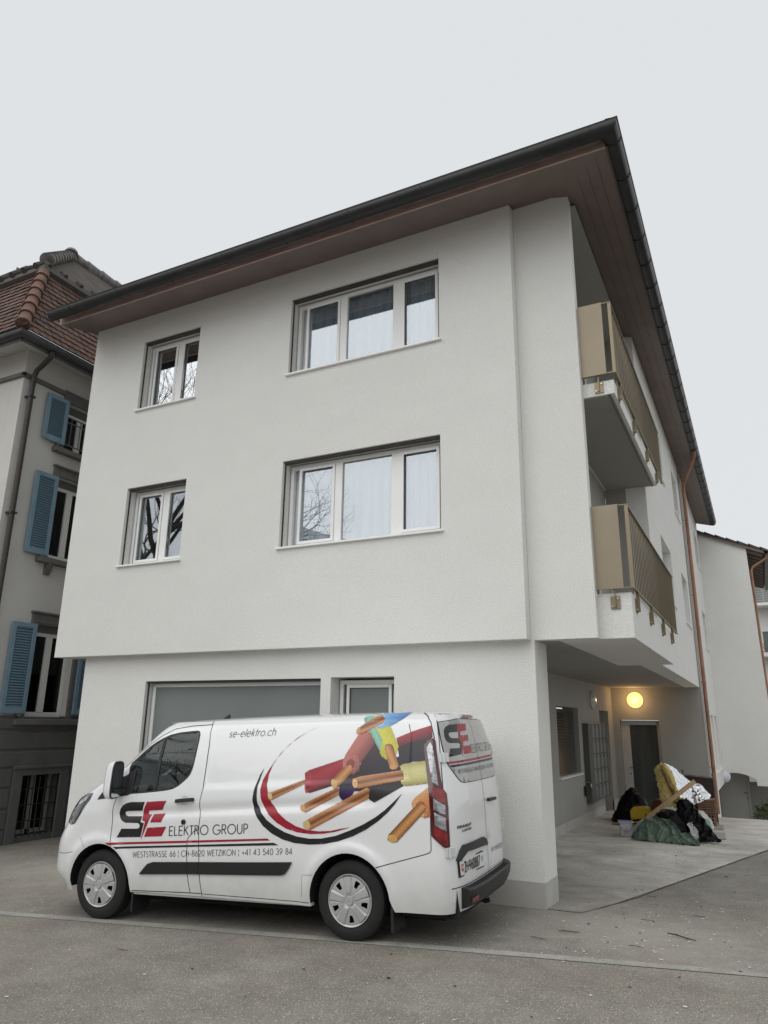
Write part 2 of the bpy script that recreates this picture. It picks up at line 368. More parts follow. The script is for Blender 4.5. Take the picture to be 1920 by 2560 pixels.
# side wall with windows
HS = [(6.25,8.05,7.36,8.49),(10.30,11.55,7.36,8.49),(16.95,18.35,7.36,8.49),(6.25,8.05,4.60,5.82),(10.30,11.75,4.60,5.82),(16.95,18.45,4.60,5.82),(15.60,16.75,.93,2.52),(17.30,18.55,.93,2.52)]
b = MB(); b.wall(4.43, 19.2, ZB, 9.35, HS, .34, TS(XS)); b.build(W, PLA, bld, label='long side wall with small windows')
b = MB(); b.wall(12.592, 15.58, -1.0, ZB-.002, [], .34, TS(XS)); b.build(W, PLA, bld)
b = MB(); b.wall(15.582, 19.2, .43, ZB-.002, HS, .34, TS(XS)); b.build(W, PLA, bld)
# loggia
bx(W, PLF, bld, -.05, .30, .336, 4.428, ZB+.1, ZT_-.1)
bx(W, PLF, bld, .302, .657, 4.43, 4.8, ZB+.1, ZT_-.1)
for z0 in (3.36, 6.47):
    one('loggia_door', DRK, bld, lambda q: (q.box(.301,.322,1.0,1.95,z0,z0+2.1), q.box(.301,.322,2.1,3.1,z0,z0+2.1)))
    one('door_frame', WHT, bld, lambda q: [q.box(.3,.34,a,a+.06,z0,z0+2.2) for a in (.94,1.99,3.1)])
# balcony parapet and slabs
bx('balcony_slab', PLA, bld, .302, 1.185, .338, 4.507, ZB+.002, 3.36)
b = MB(); b.box(.302,1.185,.338,.50,3.3605,3.690); b.box(1.02,1.185,.5005,4.507,3.3605,3.690); b.build('balcony_parapet', PLA, bld)
b = MB(); b.box(.302,1.185,.338,4.507,6.262,6.45); b.build('balcony_slab', PLA, bld)
bx('slab_underside', PLF, bld, .34, 1.14, .38, 4.46, 6.255, 6.2615)
bx('drip_edge', mat('drip_grey', (.16,.165,.16), .6), bld, 1.10, 1.125, .36, 4.48, 6.250, 6.2545)
bx('loggia_ceiling', PLF, bld, .302, .86, .337, 4.428, 9.212, 9.232)
# underside of the overhang
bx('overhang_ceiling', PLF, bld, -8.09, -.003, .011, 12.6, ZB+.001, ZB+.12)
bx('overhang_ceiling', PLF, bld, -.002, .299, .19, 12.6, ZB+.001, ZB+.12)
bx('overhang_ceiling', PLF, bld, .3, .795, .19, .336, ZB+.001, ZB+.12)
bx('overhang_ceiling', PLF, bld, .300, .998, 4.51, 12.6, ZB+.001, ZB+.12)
# ground floor
b = MB(); b.wall(-7.55, .043, -.4, ZB, [(-6.17,-2.96,.95,2.75),(-2.80,-1.84,.32,2.76)], .42, TF(Y0)); b.build(W, PLA, bld, label='ground floor street wall behind the van')
b = MB(); b.box(-1.5,.047,Y0-.004,.73,-.42,.49); b.build('plinth', PLI, bld)
bx(W, PLA, bld, -.6, .043, .603, .725, .3, ZB)                               # pillar depth
bx(W, PLF, bld, -7.55, -7.2, .61, 10.5, -.4, ZB)
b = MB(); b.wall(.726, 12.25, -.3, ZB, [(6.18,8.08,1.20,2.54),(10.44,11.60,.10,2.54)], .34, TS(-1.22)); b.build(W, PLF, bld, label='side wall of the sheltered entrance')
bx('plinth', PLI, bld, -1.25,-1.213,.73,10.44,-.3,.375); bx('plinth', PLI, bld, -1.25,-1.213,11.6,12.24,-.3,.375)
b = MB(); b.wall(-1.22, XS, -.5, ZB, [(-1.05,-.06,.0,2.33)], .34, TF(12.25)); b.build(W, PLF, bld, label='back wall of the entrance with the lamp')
bx('plinth', PLI, bld, -1.2,-1.05,12.235,12.3,-.4,.38); bx('plinth', PLI, bld, -.06,XS-.003,12.235,12.3,-.4,.38)

def window(T, a0, a1, z0, z1, panes, depth=.20, curtain=CUR, glass=GLS, sill=True, rails=True, cur0=.0):
    """frame > pane, curtain, sill, blind_rail ; panes = fractions [(f0,f1,casement)]"""
    f = MB(); d0, d1 = -depth-.07, -depth; fw_ = .055
    f.box(a0+.02,a0+fw_+.02,d0,d1,z0+.01,z1-.03,T); f.box(a1-fw_-.02,a1-.02,d0,d1,z0+.01,z1-.03,T)
    f.box(a0+fw_+.02,a1-fw_-.02,d0,d1,z1-.03-fw_,z1-.03,T); f.box(a0+fw_+.02,a1-fw_-.02,d0,d1,z0+.01,z0+.01+fw_,T)
    W_ = a1-a0; gl = []
    for i, (p0, p1, cas) in enumerate(panes):
        x0, x1 = a0+p0*W_, a0+p1*W_
        if i: f.box(a0+panes[i-1][1]*W_, x0, d0, d1+.002, z0+.01+fw_, z1-.03-fw_, T)
        if cas:
            e = .045; zz0, zz1 = z0+.012+fw_, z1-.032-fw_
            f.box(x0,x0+e,d1,d1+.018,zz0,zz1,T); f.box(x1-e,x1,d1,d1+.018,zz0,zz1,T)
            f.box(x0+e,x1-e,d1,d1+.018,zz1-e,zz1,T); f.box(x0+e,x1-e,d1,d1+.018,zz0,zz0+e,T)
        gl.append((x0,x1))
    fo = f.build('window', WHT, bld, bevel=.004, segs=1)
    for x0, x1 in gl:
        g = MB(); g.box(x0-.01,x1+.01,d1-.035,d1-.030,z0+.04,z1-.06,T); g.build('pane', glass, fo)
    if curtain:
        c = MB(); n = int((a1-a0)/.012)
        st_ = a0+cur0*(a1-a0)
        for i in range(n+1):
            a = st_+(a1-st_)*i/n; o = .050*math.sin(a*34+1.8*math.sin(a*6))+.022*math.sin(a*75+math.sin(a*9))
            c.v += [tuple(T(a,d1-.125+o,z0-.02)), tuple(T(a,d1-.125+o*.7,z1))]
        c.f = [(2*i,2*i+2,2*i+3,2*i+1) for i in range(n)]
        c.build('curtain', curtain, fo, smooth=True, recalc=False, ang=180)
    if sill:
        s_ = MB(); s_.box(a0-.035,a1+.035,-.002,.045,z0-.032,z0-.004,T); s_.box(a0+.001,a1-.001,-depth,-.002,z0-.02,z0+.004,T)
        s_.build('sill', ALU, fo, bevel=.003, segs=1)
    if rails:
        r_ = MB(); r_.box(a0+.001,a0+.014,-.080,-.056,z0+.005,z1-.03,T); r_.box(a1-.014,a1-.001,-.080,-.056,z0+.005,z1-.03,T)
        r_.box(a0+.001,a1-.001,-.125,-.035,z1-.028,z1-.002,T); r_.build('blind_rail', DRK, fo)
    return fo
big = [(.072,.315,1),(.362,.676,0),(.735,.965,1)]
sm = [(.16,.51,1),(.66,.95,1)]
for z0, z1 in ((7.42,8.761),(4.62,5.963)):
    window(TF(0), -3.658, -1.084, z0, z1, big)
    window(TF(0), -6.853, -5.552, z0, z1, [(.09,.50,1),(.585,.91,1)], curtain=CUD, glass=GLM)
wd = window(TF(Y0), -6.17, -2.96, .95, 2.75, [(.035,.965,0)], depth=.15, curtain=None, glass=GLD)
bx('frosted_film', FRO, wd, -6.1, -3.0, .352, .357, .98, 2.72)
wd = window(TF(Y0), -2.80, -1.84, .32, 2.76, [(.14,.86,1)], depth=.22, curtain=None, glass=GLD, rails=False, sill=False)
bx('frosted_film', FRO, wd, -2.62, -1.97, .420, .425, .36, 2.72)
for (a0,a1,z0,z1) in HS[:6]:
    window(TS(XS), a0, a1, z0, z1, [(.08,.46,1),(.54,.92,1)], depth=.19, rails=False)
for (a0,a1,z0,z1) in HS[6:]:
    window(TS(XS), a0, a1, z0, z1, [(.08,.92,1)], depth=.12, rails=False, curtain=CUD, glass=GLD)
# entrance window with its slatted blind
fo = window(TS(-1.22), 6.18, 8.08, 1.20, 2.54, [(.05,.95,1)], depth=.24, curtain=None, glass=GLD, rails=False)
def blind(q):
    for k in range(22):
        z = 1.25+k*.058; T = TS(-1.22); tilt = .022
        k0_ = len(q.v)
        q.v += [tuple(T(6.2,-.10-tilt,z+.028)), tuple(T(8.06,-.10-tilt,z+.028)), tuple(T(8.06,-.10+tilt,z-.024)), tuple(T(6.2,-.10+tilt,z-.024))]
        q.f.append((k0_,k0_+1,k0_+2,k0_+3))
one('slatted_blind', mat('brown_blind', (.10,.088,.075), .4, var=.08), fo, blind, recalc=False)
# niche door, entrance door
nd = bx('niche_door', mat('grey_door', (.24,.235,.22), .55, var=.04), bld, 10.46,11.58,-.26,-.20,.11,2.52, T=TS(-1.22))
ed = MB(); T = TF(12.25)
for q in ((-1.04,-.82,-.16,-.10,.02,2.32),(-.13,-.07,-.16,-.10,.02,2.32),(-.82,-.13,-.16,-.10,2.215,2.32),(-.82,-.13,-.16,-.10,.02,.12)): ed.box(*q, T=T)
ed = ed.build('entrance_door', mat('door_paint', (.50,.495,.475), .45, var=.03), bld, bevel=.006)
bx('glass_panel', mat('dark_door_glass', (.060,.066,.064), .14, var=.3, vs=1.2, st=(3,3,.3)), ed, -.819,-.131,-.145,-.125,.121,2.214, T=T)
b = MB(); b.tube([T(-.87,-.09,1.13),T(-.87,-.04,1.13),T(-.79,-.035,1.13)], .012, 8); b.box(-.885,-.855,-.099,-.09,.96,1.0,T=T); b.build('handle', mat('dark_handle', (.08,.08,.08), .35, metal=.6), ed)
# ------------------------------------------------------------------ roof
def sofz(x, y): return 9.09+.27*min(y+.72, 1.467-x)
XL = -8.25; YE = 19.0
hx, hy = 1.467-2.2, -.72+2.2
s = MB()   # eave soffits (closed boards) : front strip and side strip meeting on the hip
def sof_strip(name, quad, nrm, grooves):
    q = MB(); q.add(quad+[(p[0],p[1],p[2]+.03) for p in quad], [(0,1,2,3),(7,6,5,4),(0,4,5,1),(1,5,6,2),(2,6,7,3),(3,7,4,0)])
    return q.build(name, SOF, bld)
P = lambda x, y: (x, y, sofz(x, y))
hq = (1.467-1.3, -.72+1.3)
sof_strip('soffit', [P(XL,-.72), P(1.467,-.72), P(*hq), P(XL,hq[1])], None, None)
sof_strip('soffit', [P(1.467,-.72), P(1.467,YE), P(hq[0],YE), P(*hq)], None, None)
g = MB()
for k in range(1, 4):
    o = .15*k
    g.bar((1.467-o, -.72+o+.02, sofz(1.467-o, 5)-.002), (1.467-o, YE, sofz(1.467-o, 5)-.002), .003, .004)
g.build('board_joint', mat('joint_dark', (.085,.066,.058), .8), bld)
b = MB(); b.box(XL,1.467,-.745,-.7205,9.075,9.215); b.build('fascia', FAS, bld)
b = MB(); b.box(1.4675,1.492,-.745,YE,9.078,9.215); b.build('fascia', mat('fascia_side_shaded', (.085,.064,.056), .55, var=.15), bld)  # unlit side fascia: its shade is put into a darker timber colour
# tiled roof surface with hip
pt = .36
rz = lambda x, y: 9.235+pt*min(y+.86, 1.60-x)
rf = MB(); K = 7.0
rf.add([(XL,-.86,rz(-5,-.86)),(1.60,-.86,9.235),(1.6-K,-.86+K,9.235+pt*K),(XL,-.86+K,9.235+pt*K)], [(0,1,2,3)])
rf.add([(1.60,-.86,9.235),(1.6,YE,9.235),(1.6-K,YE,9.235+pt*K),(1.6-K,-.86+K,9.235+pt*K)], [(0,1,2,3)])
ro = rf.build('roof', TIL, bld, recalc=False)
def hip(q):
    for i in range(12):
        a = Vector((1.56-.30*i, -.82+.30*i, 9.262+pt*.30*i)); d = Vector((-.34,.34,pt*.34))
        q.tube([a, a+d*.5, a+d*1.08], [.125,.115,.098], 12)
one('hip_tiles', TIL, bld, hip, smooth=True)
def tile_ends(q):
    x = XL
    while x < 1.55:
        q.box(x, x+.28, -.93, -.60, 9.225, 9.252+.004*random.random()); x += .30
    y = -.85
    while y < YE:
        q.box(1.36, 1.66, y, y+.28, 9.225, 9.252+.004*random.random()); y += .30
one('eaves_tiles', TIL, bld, tile_ends)
# half round gutters
def gutter(q, path, n=12, r=.105, side=1):
    # path: list of (point, outward dir)
    prof = [(math.cos(math.pi+math.pi*i/n)*r, math.sin(math.pi+math.pi*i/n)*r) for i in range(n+1)]
    prof = [(-r-.012,.012)]+prof+[(r,.02),(r+.012,.03)]
    k = len(q.v); m_ = len(prof)
    for p, o in path:
        for a, h in prof: q.v.append((p[0]+o[0]*a, p[1]+o[1]*a, p[2]+h))
    for i in range(len(path)-1):
        for j in range(m_-1): q.f.append((k+i*m_+j, k+i*m_+j+1, k+(i+1)*m_+j+1, k+(i+1)*m_+j))
gp = [((XL,-.925,9.175),(0,-1)), ((1.555,-.925,9.175),(1,-1)), ((1.555,YE,9.175),(1,0))]
go = one('gutter', GUT, bld, lambda q: gutter(q, gp), smooth=True, recalc=False, ang=50)
def rings(q):
    for k in range(28):
        y = -.73+.68*k
        if y > YE: break
        pts = [(1.555+.108*math.cos(math.pi+math.pi*i/10), y, 9.175+.108*math.sin(math.pi+math.pi*i/10)) for i in range(11)]
        q.tube(pts, .009, 6)
    for k in range(9):
        x = -7.7+1.13*k
        q.tube([(x, -.925+.107*math.cos(math.pi+math.pi*i/10), 9.175+.107*math.sin(math.pi+math.pi*i/10)) for i in range(11)], .005, 6)
    q.tube([(XL,-1.03,9.20),(1.66,-1.03,9.20),(1.66,YE,9.20)], .011, 8)
one('gutter_seams', GUT, go, rings, smooth=True)
one('gutter_end', GUT, go, lambda q: (q.prism([(.105*math.cos(math.pi+math.pi*i/10), .105*math.sin(math.pi+math.pi*i/10)) for i in range(11)], 0, .004, lambda a,h,o: (XL-o,-.925+a,9.175+h)), q.prism([(.105*math.cos(math.pi+math.pi*i/10), .105*math.sin(math.pi+math.pi*i/10)) for i in range(11)], 0, .004, lambda a,h,o: (1.555+a,YE+o,9.175+h))))
# copper downpipe with swan neck
py = 12.6
b = MB(); b.tube([(1.555,10.9,9.09),(1.55,10.98,8.98),(1.46,11.3,8.90),(1.22,12.2,8.80),(1.125,12.5,8.72),(1.105,py,8.58),(1.105,py,6),(1.105,py,3),(1.105,py,.10)], .049, 14); dpo = b.build('downpipe', COP, bld, smooth=True)
b = MB()
for z in (7.7,5.6,3.3,1.2): b.tube([(1.105+.053*math.cos(a),py+.053*math.sin(a),z) for a in [i*math.pi/6 for i in range(12)]], .008, 6, closed=True); b.bar((1.0,py,z),(1.06,py,z),.012,.02)
b.build('pipe_clip', COP, dpo)
one('cable_duct', PLF, bld, lambda q: (q.bar((1.02,12.30,.2),(1.02,12.30,9.1),.035,.045), q.bar((1.015,12.95,.2),(1.015,12.95,9.1),.02,.02)))
# ------------------------------------------------------------------ balcony railings
def railing(z0):
    z1 = z0+1.025; x1 = 1.21; y0_, y1_ = .30, 5.28
    r = MB()
    r.box(.80,x1+.02,y0_-.018,y0_+.022,z1-.012,z1); r.box(x1-.02,x1+.02,y0_+.022,y1_,z1-.012,z1)
    r.box(.80,x1+.02,y0_-.018,y0_+.022,z0,z0+.012); r.box(x1-.02,x1+.02,y0_+.022,y1_,z0,z0+.012)
    r.box(x1-.018,x1+.018,y0_-.012,y0_+.03,z0+.012,z1-.012)
    ro = r.build('balcony_railing', BRZ, bld)
    bx('screen_panel', BRP, ro, .805, 1.115, y0_-.030, y0_-.0185, z0-.004, z1+.006)
    q = MB(); n = 34
    for k in range(n):
        y = y0_+.13+(y1_-y0_-.16)*k/(n-1); q.box(x1-.007,x1+.007,y-.006,y+.006,z0+.012,z1-.012)
    q.build('railing_bars', mat('dark_bronze', (.185,.152,.100), .40, metal=.5), ro)
    fz = z0-.05
    def bracket(y, xx=None):
        q = MB()
        q.box(1.186,1.196,y-.075,y+.075,z0-.25,z0-.08); q.box(1.196,1.205,y-.012,y+.012,z0-.25,z0-.0005); q.box(1.1965,1.235,y-.006,y+.006,z0-.24,z0-.0005)
        return q.build('bracket', BRZ, ro)
    for y in (.66,1.90,3.22,4.42):
        bo = bracket(y); q = MB()
        for s_ in (-1,1): q.tube([(1.196,y+s_*.048,z0-.165+s_*.05),(1.214,y+s_*.048,z0-.165+s_*.05)], .011, 8)
        q.build('bolt', STL, bo)
    q = MB(); q.box(1.0-.055,1.0+.055,.322,.3365,z0-.235,z0-.085); q.box(.994,1.006,.30,.3215,z0-.22,z0-.0005)
    bo = q.build('bracket', BRZ, ro); q = MB()
    for s_ in (-1,1): q.tube([(1.0+s_*.035,.322,z0-.16+s_*.045),(1.0+s_*.035,.308,z0-.16+s_*.045)], .010, 8)
    q.build('bolt', STL, bo)
railing(3.735); railing(6.525)
# ------------------------------------------------------------------ rear wing
rw = thing('rear_wing', 'low rear wing with pale gable wall above an arched passage at the far right', 'building', (1.8,20,-.8))
YG = 19.205
prof = [(.62,.30),(.72,.50),(.82,.605),(.92,.665),(1.04,.712),(1.16,.737),(1.28,.748),(1.40,.745),(1.52,.728),(1.64,.698),(1.76,.655),(1.86,.61),(1.95,.56),(1.955,.37),(2.62,.37),(2.5,8.23),(1.0,8.86),(.5,9.07)]
b = MB(); b.prism(prof, YG, YG+.34, lambda a,h,o: (a,o,h)); b.build('wall', PLA, rw, label='pale gable wall above the arch')
b = MB(); b.box(2.16,2.5,YG+.341,27,.37,8.3); b.build('wall', PLA, rw)
bx('wall', PLF, rw, .0, 1.69, 21.02, 21.3, -1.6, 1.2) ; bx('wall', PLF, rw, 1.69, 4.2, 21.0, 21.3, -1.6, .37)
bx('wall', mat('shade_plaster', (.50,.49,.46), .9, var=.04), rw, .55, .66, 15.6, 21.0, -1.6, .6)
bx('passage_ceiling', PLF, rw, .6, 4.2, YG+.342, 21.3, .78, .9)
gd = bx('garage_door', mat('garage_door_paint', (.50,.495,.47), .5, var=.03), rw, .72, 1.60, 20.95, 21.0, -1.0, 1.15, bevel=.01)
one('door_frame', mat('garage_frame', (.46,.455,.43), .5), gd, lambda q: (q.box(1.602,1.68,20.93,21.01,-1.0,1.15), q.box(.66,.718,20.93,21.01,-1.0,1.15)))
one('handle', mat('dark_handle', (.08,.08,.08)), gd, lambda q: (q.tube([(1.57,20.94,.02),(1.57,20.89,.02),(1.48,20.885,.02)], .014, 8), q.box(1.555,1.585,20.935,20.95,-.17,-.12)))
sl = (8.23-8.86)/1.5
zz = lambda x: 8.86+(x-1.0)*sl
def verge(q):
    for i in range(8):
        x = .55+i*.34; q.add([(x,YG-.14,zz(x)+.05),(x+.38,YG-.14,zz(x+.38)+.05),(x+.38,27,zz(x+.38)+.05),(x,27,zz(x)+.05),(x,YG-.14,zz(x)+.15),(x+.38,YG-.14,zz(x+.38)+.10),(x+.38,27,zz(x+.38)+.10),(x,27,zz(x)+.15)], [(0,1,2,3),(7,6,5,4),(0,4,5,1),(1,5,6,2),(2,6,7,3),(3,7,4,0)])
one('roof', TIL, rw, verge)
one('verge_board', SOF, rw, lambda q: q.add([(.5,YG-.10,zz(.5)-.03),(3.05,YG-.10,zz(3.05)-.05),(3.05,YG-.07,zz(3.05)-.05),(.5,YG-.07,zz(.5)-.03),(.5,YG-.10,zz(.5)+.05),(3.05,YG-.10,zz(3.05)+.05),(3.05,YG-.07,zz(3.05)+.05),(.5,YG-.07,zz(.5)+.05)], [(0,1,2,3),(7,6,5,4),(0,4,5,1),(1,5,6,2),(2,6,7,3),(3,7,4,0)]))
for k in range(12):
    y = YG+.15+.62*k; one('rafter', SOF, rw, lambda q: q.bar((2.5,y,zz(2.5)-.06),(3.0,y,zz(3.0)-.06),.10,.14))
one('eave_boards', mat('pale_board', (.20,.19,.175), .7), rw, lambda q: q.add([(2.48,YG,zz(2.48)+.03),(3.05,YG,zz(3.05)+.03),(3.05,27,zz(3.05)+.03),(2.48,27,zz(2.48)+.03)], [(0,1,2,3)]))
one('gutter', GUT, rw, lambda q: gutter(q, [((3.12,YG-.15,8.02),(1,0)),((3.12,27,8.02),(1,0))], r=.085), smooth=True, recalc=False)
one('downpipe', COP, rw, lambda q: q.tube([(3.10,YG+.1,7.94),(3.09,YG+.1,7.82),(2.95,YG+.1,7.72),(2.66,YG+.1,7.55),(2.585,YG+.1,7.42),(2.58,YG+.1,7.2),(2.60,YG+.1,3),(2.62,YG+.1,-.5)], .042, 12), smooth=True)
# ------------------------------------------------------------------ neighbour house on the left
XH, YH = -10.1, 0.0
lh = thing('villa', 'older villa with red tiled mansard roof, blue shutters and dark grey base', 'house', (-14,5,0))
HWL = mat('villa_render', (.63,.62,.59), .9, var=.05, vs=1.1, bump=.12, bs=90, spec=.2)
HGR = mat('villa_grey_trim', (.150,.146,.140), .7, var=.10, vs=4, bump=.1, bs=60)
HBS = mat('villa_base_paint', (.125,.125,.124), .75, var=.12, vs=2.5, bump=.15, bs=50)
BLU = mat('blue_shutter_paint', (.200,.315,.395), .5, var=.08, vs=6)
BLD2 = mat('blue_slat_paint', (.160,.255,.325), .55)
PIP = mat('brown_pipe', (.060,.052,.047), .45, metal=.3, var=.1)
RED = None
HW = [(1.10,2.08,7.63,8.66),(1.10,2.08,5.30,7.0),(1.10,2.08,2.20,3.97),(1.24,2.08,.08,1.14)]
T = TS(XH)
b = MB(); b.wall(YH, 11, 2.22, 9.44, HW, .35, T); b.build('wall', HWL, lh)
bx('wall', HWL, lh, -20, XH-.352, YH, .35, 2.22, 9.44)
b = MB(); b.wall(YH-.03, 11, -.6, 2.22, HW, .35, TS(XH+.03)); b.box(-20,XH-.325,YH-.03,.3,-.6,2.218); b.build('rusticated_base', HBS, lh)
gs = MB(); 
for (z0,z1) in ((1.98,2.16),(1.615,1.935),(1.305,1.575),(.96,1.265),(.60,.92),(.24,.56),(-.12,.20)):
    for (a0,a1) in (((YH-.05,11),) if z0 > 1.29 else ((YH-.05,1.02),(2.32,11))):
        gs.box(a0,a1,-.02,.022,z0,z1,T=TS(XH+.03))
gs.build('ashlar_course', HBS, lh, bevel=.018)
b = MB(); b.box(YH-.06,11,-.01,.06,8.77,8.86,T=T); b.box(-20,XH+.06,YH-.06,YH+.01,8.771,8.859); b.build('string_course', HGR, lh, bevel=.01)
# cove and eaves
b = MB(); b.add([(XH-.02,YH+.02,9.385),(-9.55,-.55,9.19),(-9.55,12,9.19),(XH-.02,12,9.385),(-21,-.55,9.19),(-21,YH+.02,9.385)], [(0,1,2,3),(0,5,4,1)]); b.build('soffit', mat('villa_soffit', (.50,.50,.47), .8), lh, recalc=False)
b = MB(); b.box(-9.555,-9.53,-.57,12,9.165,9.40); b.box(-21,-9.53,-.575,-.55,9.165,9.40); b.build('fascia', HGR, lh)
one('gutter', mat('villa_zinc', (.060,.064,.064), .5, metal=.3, var=.2), lh, lambda q: gutter(q, [((-21,-.62,9.31),(0,-1)),((-9.47,-.62,9.31),(1,-1)),((-9.47,12,9.31),(1,0))], r=.10), smooth=True, recalc=False, ang=60)
dp = one('downpipe', PIP, lh, lambda q: q.tube([(-9.45,.06,9.20),(-9.47,.07,9.10),(-9.62,.09,9.04),(-9.90,.12,8.93),(-9.97,.13,8.82),(-9.98,.13,8.64),(-9.98,.13,5.94),(-9.98,.13,2),(-9.98,.13,-.3)], .052, 12), smooth=True)
for z in (8.35,5.93,3.3): bx('pipe_clip', PIP, dp, -10.09,-9.92,.07,.20,z,z+.035)
# mansard tiles
def tile_mat(name, c1, c2, c3, sc_):
    m = bpy.data.materials.new(name); m.use_nodes = True; n = m.node_tree.nodes; L = m.node_tree.links; bs_ = n['Principled BSDF']; bs_.inputs['Roughness'].default_value = .85
    tc = n.new('ShaderNodeTexCoord'); q = n.new('ShaderNodeTexNoise'); q.inputs['Scale'].default_value = sc_; q.inputs['Detail'].default_value = 6; L.new(tc.outputs['Object'], q.inputs['Vector'])
    rp = n.new('ShaderNodeValToRGB'); L.new(q.outputs[0], rp.inputs[0]); e = rp.color_ramp.elements
    e[0].position = .33; e[0].color = (*c1,1); e[1].position = .70; e[1].color = (*c3,1); k = e.new(.5); k.color = (*c2,1); L.new(rp.outputs[0], bs_.inputs['Base Color'])
    return m
RED = tile_mat('red_tile', (.082,.062,.053), (.132,.078,.062), (.190,.105,.082), 4.5)
RDG = tile_mat('ridge_tile', (.100,.076,.064), (.160,.088,.066), (.24,.118,.082), 7)
MOS = tile_mat('mossy_tile', (.040,.036,.030), (.062,.052,.042), (.085,.070,.055), 3)
RID2 = tile_mat('grey_ridge_tile', (.11,.108,.10), (.17,.165,.155), (.24,.235,.22), 6)
E0 = Vector((-9.43,-.66,9.39)); E1 = Vector((-10.30,.21,11.36))
one('mansard', HBS, lh, lambda q: q.add([tuple(E0),(E0.x,12,E0.z),(E1.x,12,E1.z),tuple(E1),(-21,E0.y,E0.z),(-21,E1.y,E1.z)], [(0,1,2,3),(0,3,5,4)]), recalc=False)
def tiles(q, face, n0):
    rows = 14; st_ = .17
    for r_ in range(rows):
        t = r_/rows; o = (E1-E0)*t
        base = E0+o; nxt = (E1-E0)*(1.25/rows)
        L0 = 9 if face == 'x' else 8
        k = int(L0/st_)
        for i in range(k):
            s_ = (i+.5*(r_%2))*st_ + t*.87 - .05
            if face == 'x':
                if s_ < t*.0: continue
                f = lambda a, h, lift: Vector((base.x+nxt.x*h+lift*.91, base.y*0-.66+s_+a, base.z+nxt.z*h+lift*.41))
            else:
                f = lambda a, h, lift: Vector((E0.x-s_-a, base.y+nxt.y*h-lift*.91, base.z+nxt.z*h+lift*.41))
            hw = st_*.47; l = .022+.012*random.random(); dz_ = random.uniform(-.008,.008)
            top = [f(-hw,.95,.004),f(hw,.95,.004),f(hw,.12+dz_,l),f(hw*.72,.03+dz_,l+.003),f(0,-.02+dz_,l+.005),f(-hw*.72,.03+dz_,l+.003),f(-hw,.12+dz_,l)]
            bot = [p-Vector((.016,0,.004) if face == 'x' else (0,-.016,.004)) for p in top[2:]]
            q.add([tuple(p) for p in top+bot], [(0,1,2,3,4,5,6),(2,7,8,3),(3,8,9,4),(4,9,10,5),(5,10,11,6)])
mo = one('roof_tiles', RED, lh, lambda q: (tiles(q,'x',0), tiles(q,'y',0)), recalc=False)
def hips(q, a, bb, n, r0, r1):
    d = (bb-a)/n
    for i in range(n):
        p = a+d*i; q.tube([p-d*.02, p+d*.12, p+d*1.10], [r0*1.06, r0, r1], 14)
one('hip_tiles', RDG, lh, lambda q: hips(q, E0+Vector((.0,.0,.06)), E1+Vector((.02,-.02,.03)), 7, .135, .10), smooth=True)
# upper roof
U0 = Vector((-10.16,.08,11.46)); AP = Vector((-12.3,2.24,13.68))
one('upper_eave', HGR, lh, lambda q: q.add([(-10.42,.34,11.33),(-10.18,.10,11.40),(-10.18,12,11.40),(-10.42,12,11.33),(-21,.10,11.40),(-21,.34,11.33),(-10.16,.08,11.47),(-10.16,12,11.47),(-21,.08,11.47)], [(0,1,2,3),(0,5,4,1),(1,6,7,2),(4,8,6,1)]), recalc=False)
BK = Vector((AP.x, 11, AP.z))
one('upper_roof', MOS, lh, lambda q: q.add([tuple(U0),(U0.x,13,U0.z),tuple(BK),tuple(AP),(-14.4,.08,U0.z)], [(0,1,2,3),(0,3,4)]), recalc=False)
def pan(q):
    for i in range(26):
        y = .2+.42*i; q.tube([(U0.x+.01,y,U0.z+.015),(U0.x-.14,y,U0.z+.16)], .055, 8)
    for i in range(11):
        x = U0.x-.25-.38*i; q.tube([(x,U0.y-.03,U0.z+.015),(x,U0.y+.16,U0.z+.19)], .075, 8)
one('roof_tiles', MOS, lh, pan, smooth=True)
one('hip_tiles', RID2, lh, lambda q: (hips(q, U0+Vector((-.15,.15,.25)), AP+Vector((0,0,.05)), 9, .15, .12), q.tube([AP+Vector((.05,-.05,.0)),AP+Vector((-.02,.02,.16)),AP+Vector((-.04,.04,.22))],[.2,.16,.05],12)), smooth=True)
one('ridge_tiles', RID2, lh, lambda q: hips(q, AP+Vector((0,0,.03)), BK+Vector((0,0,.03)), 18, .16, .13), smooth=True)
one('snow_guard', HGR, lh, lambda q: (q.tube([(-12.15,1.0,12.60),(-16,1.0,12.60)],.02,6), q.tube([(-12.15,1.0,12.47),(-16,1.0,12.47)],.02,6), q.tube([(-12.5,1.0,12.2),(-12.5,1.0,12.66)],.025,6), q.tube([(-13.5,1.0,12.2),(-13.5,1.0,12.66)],.025,6)))
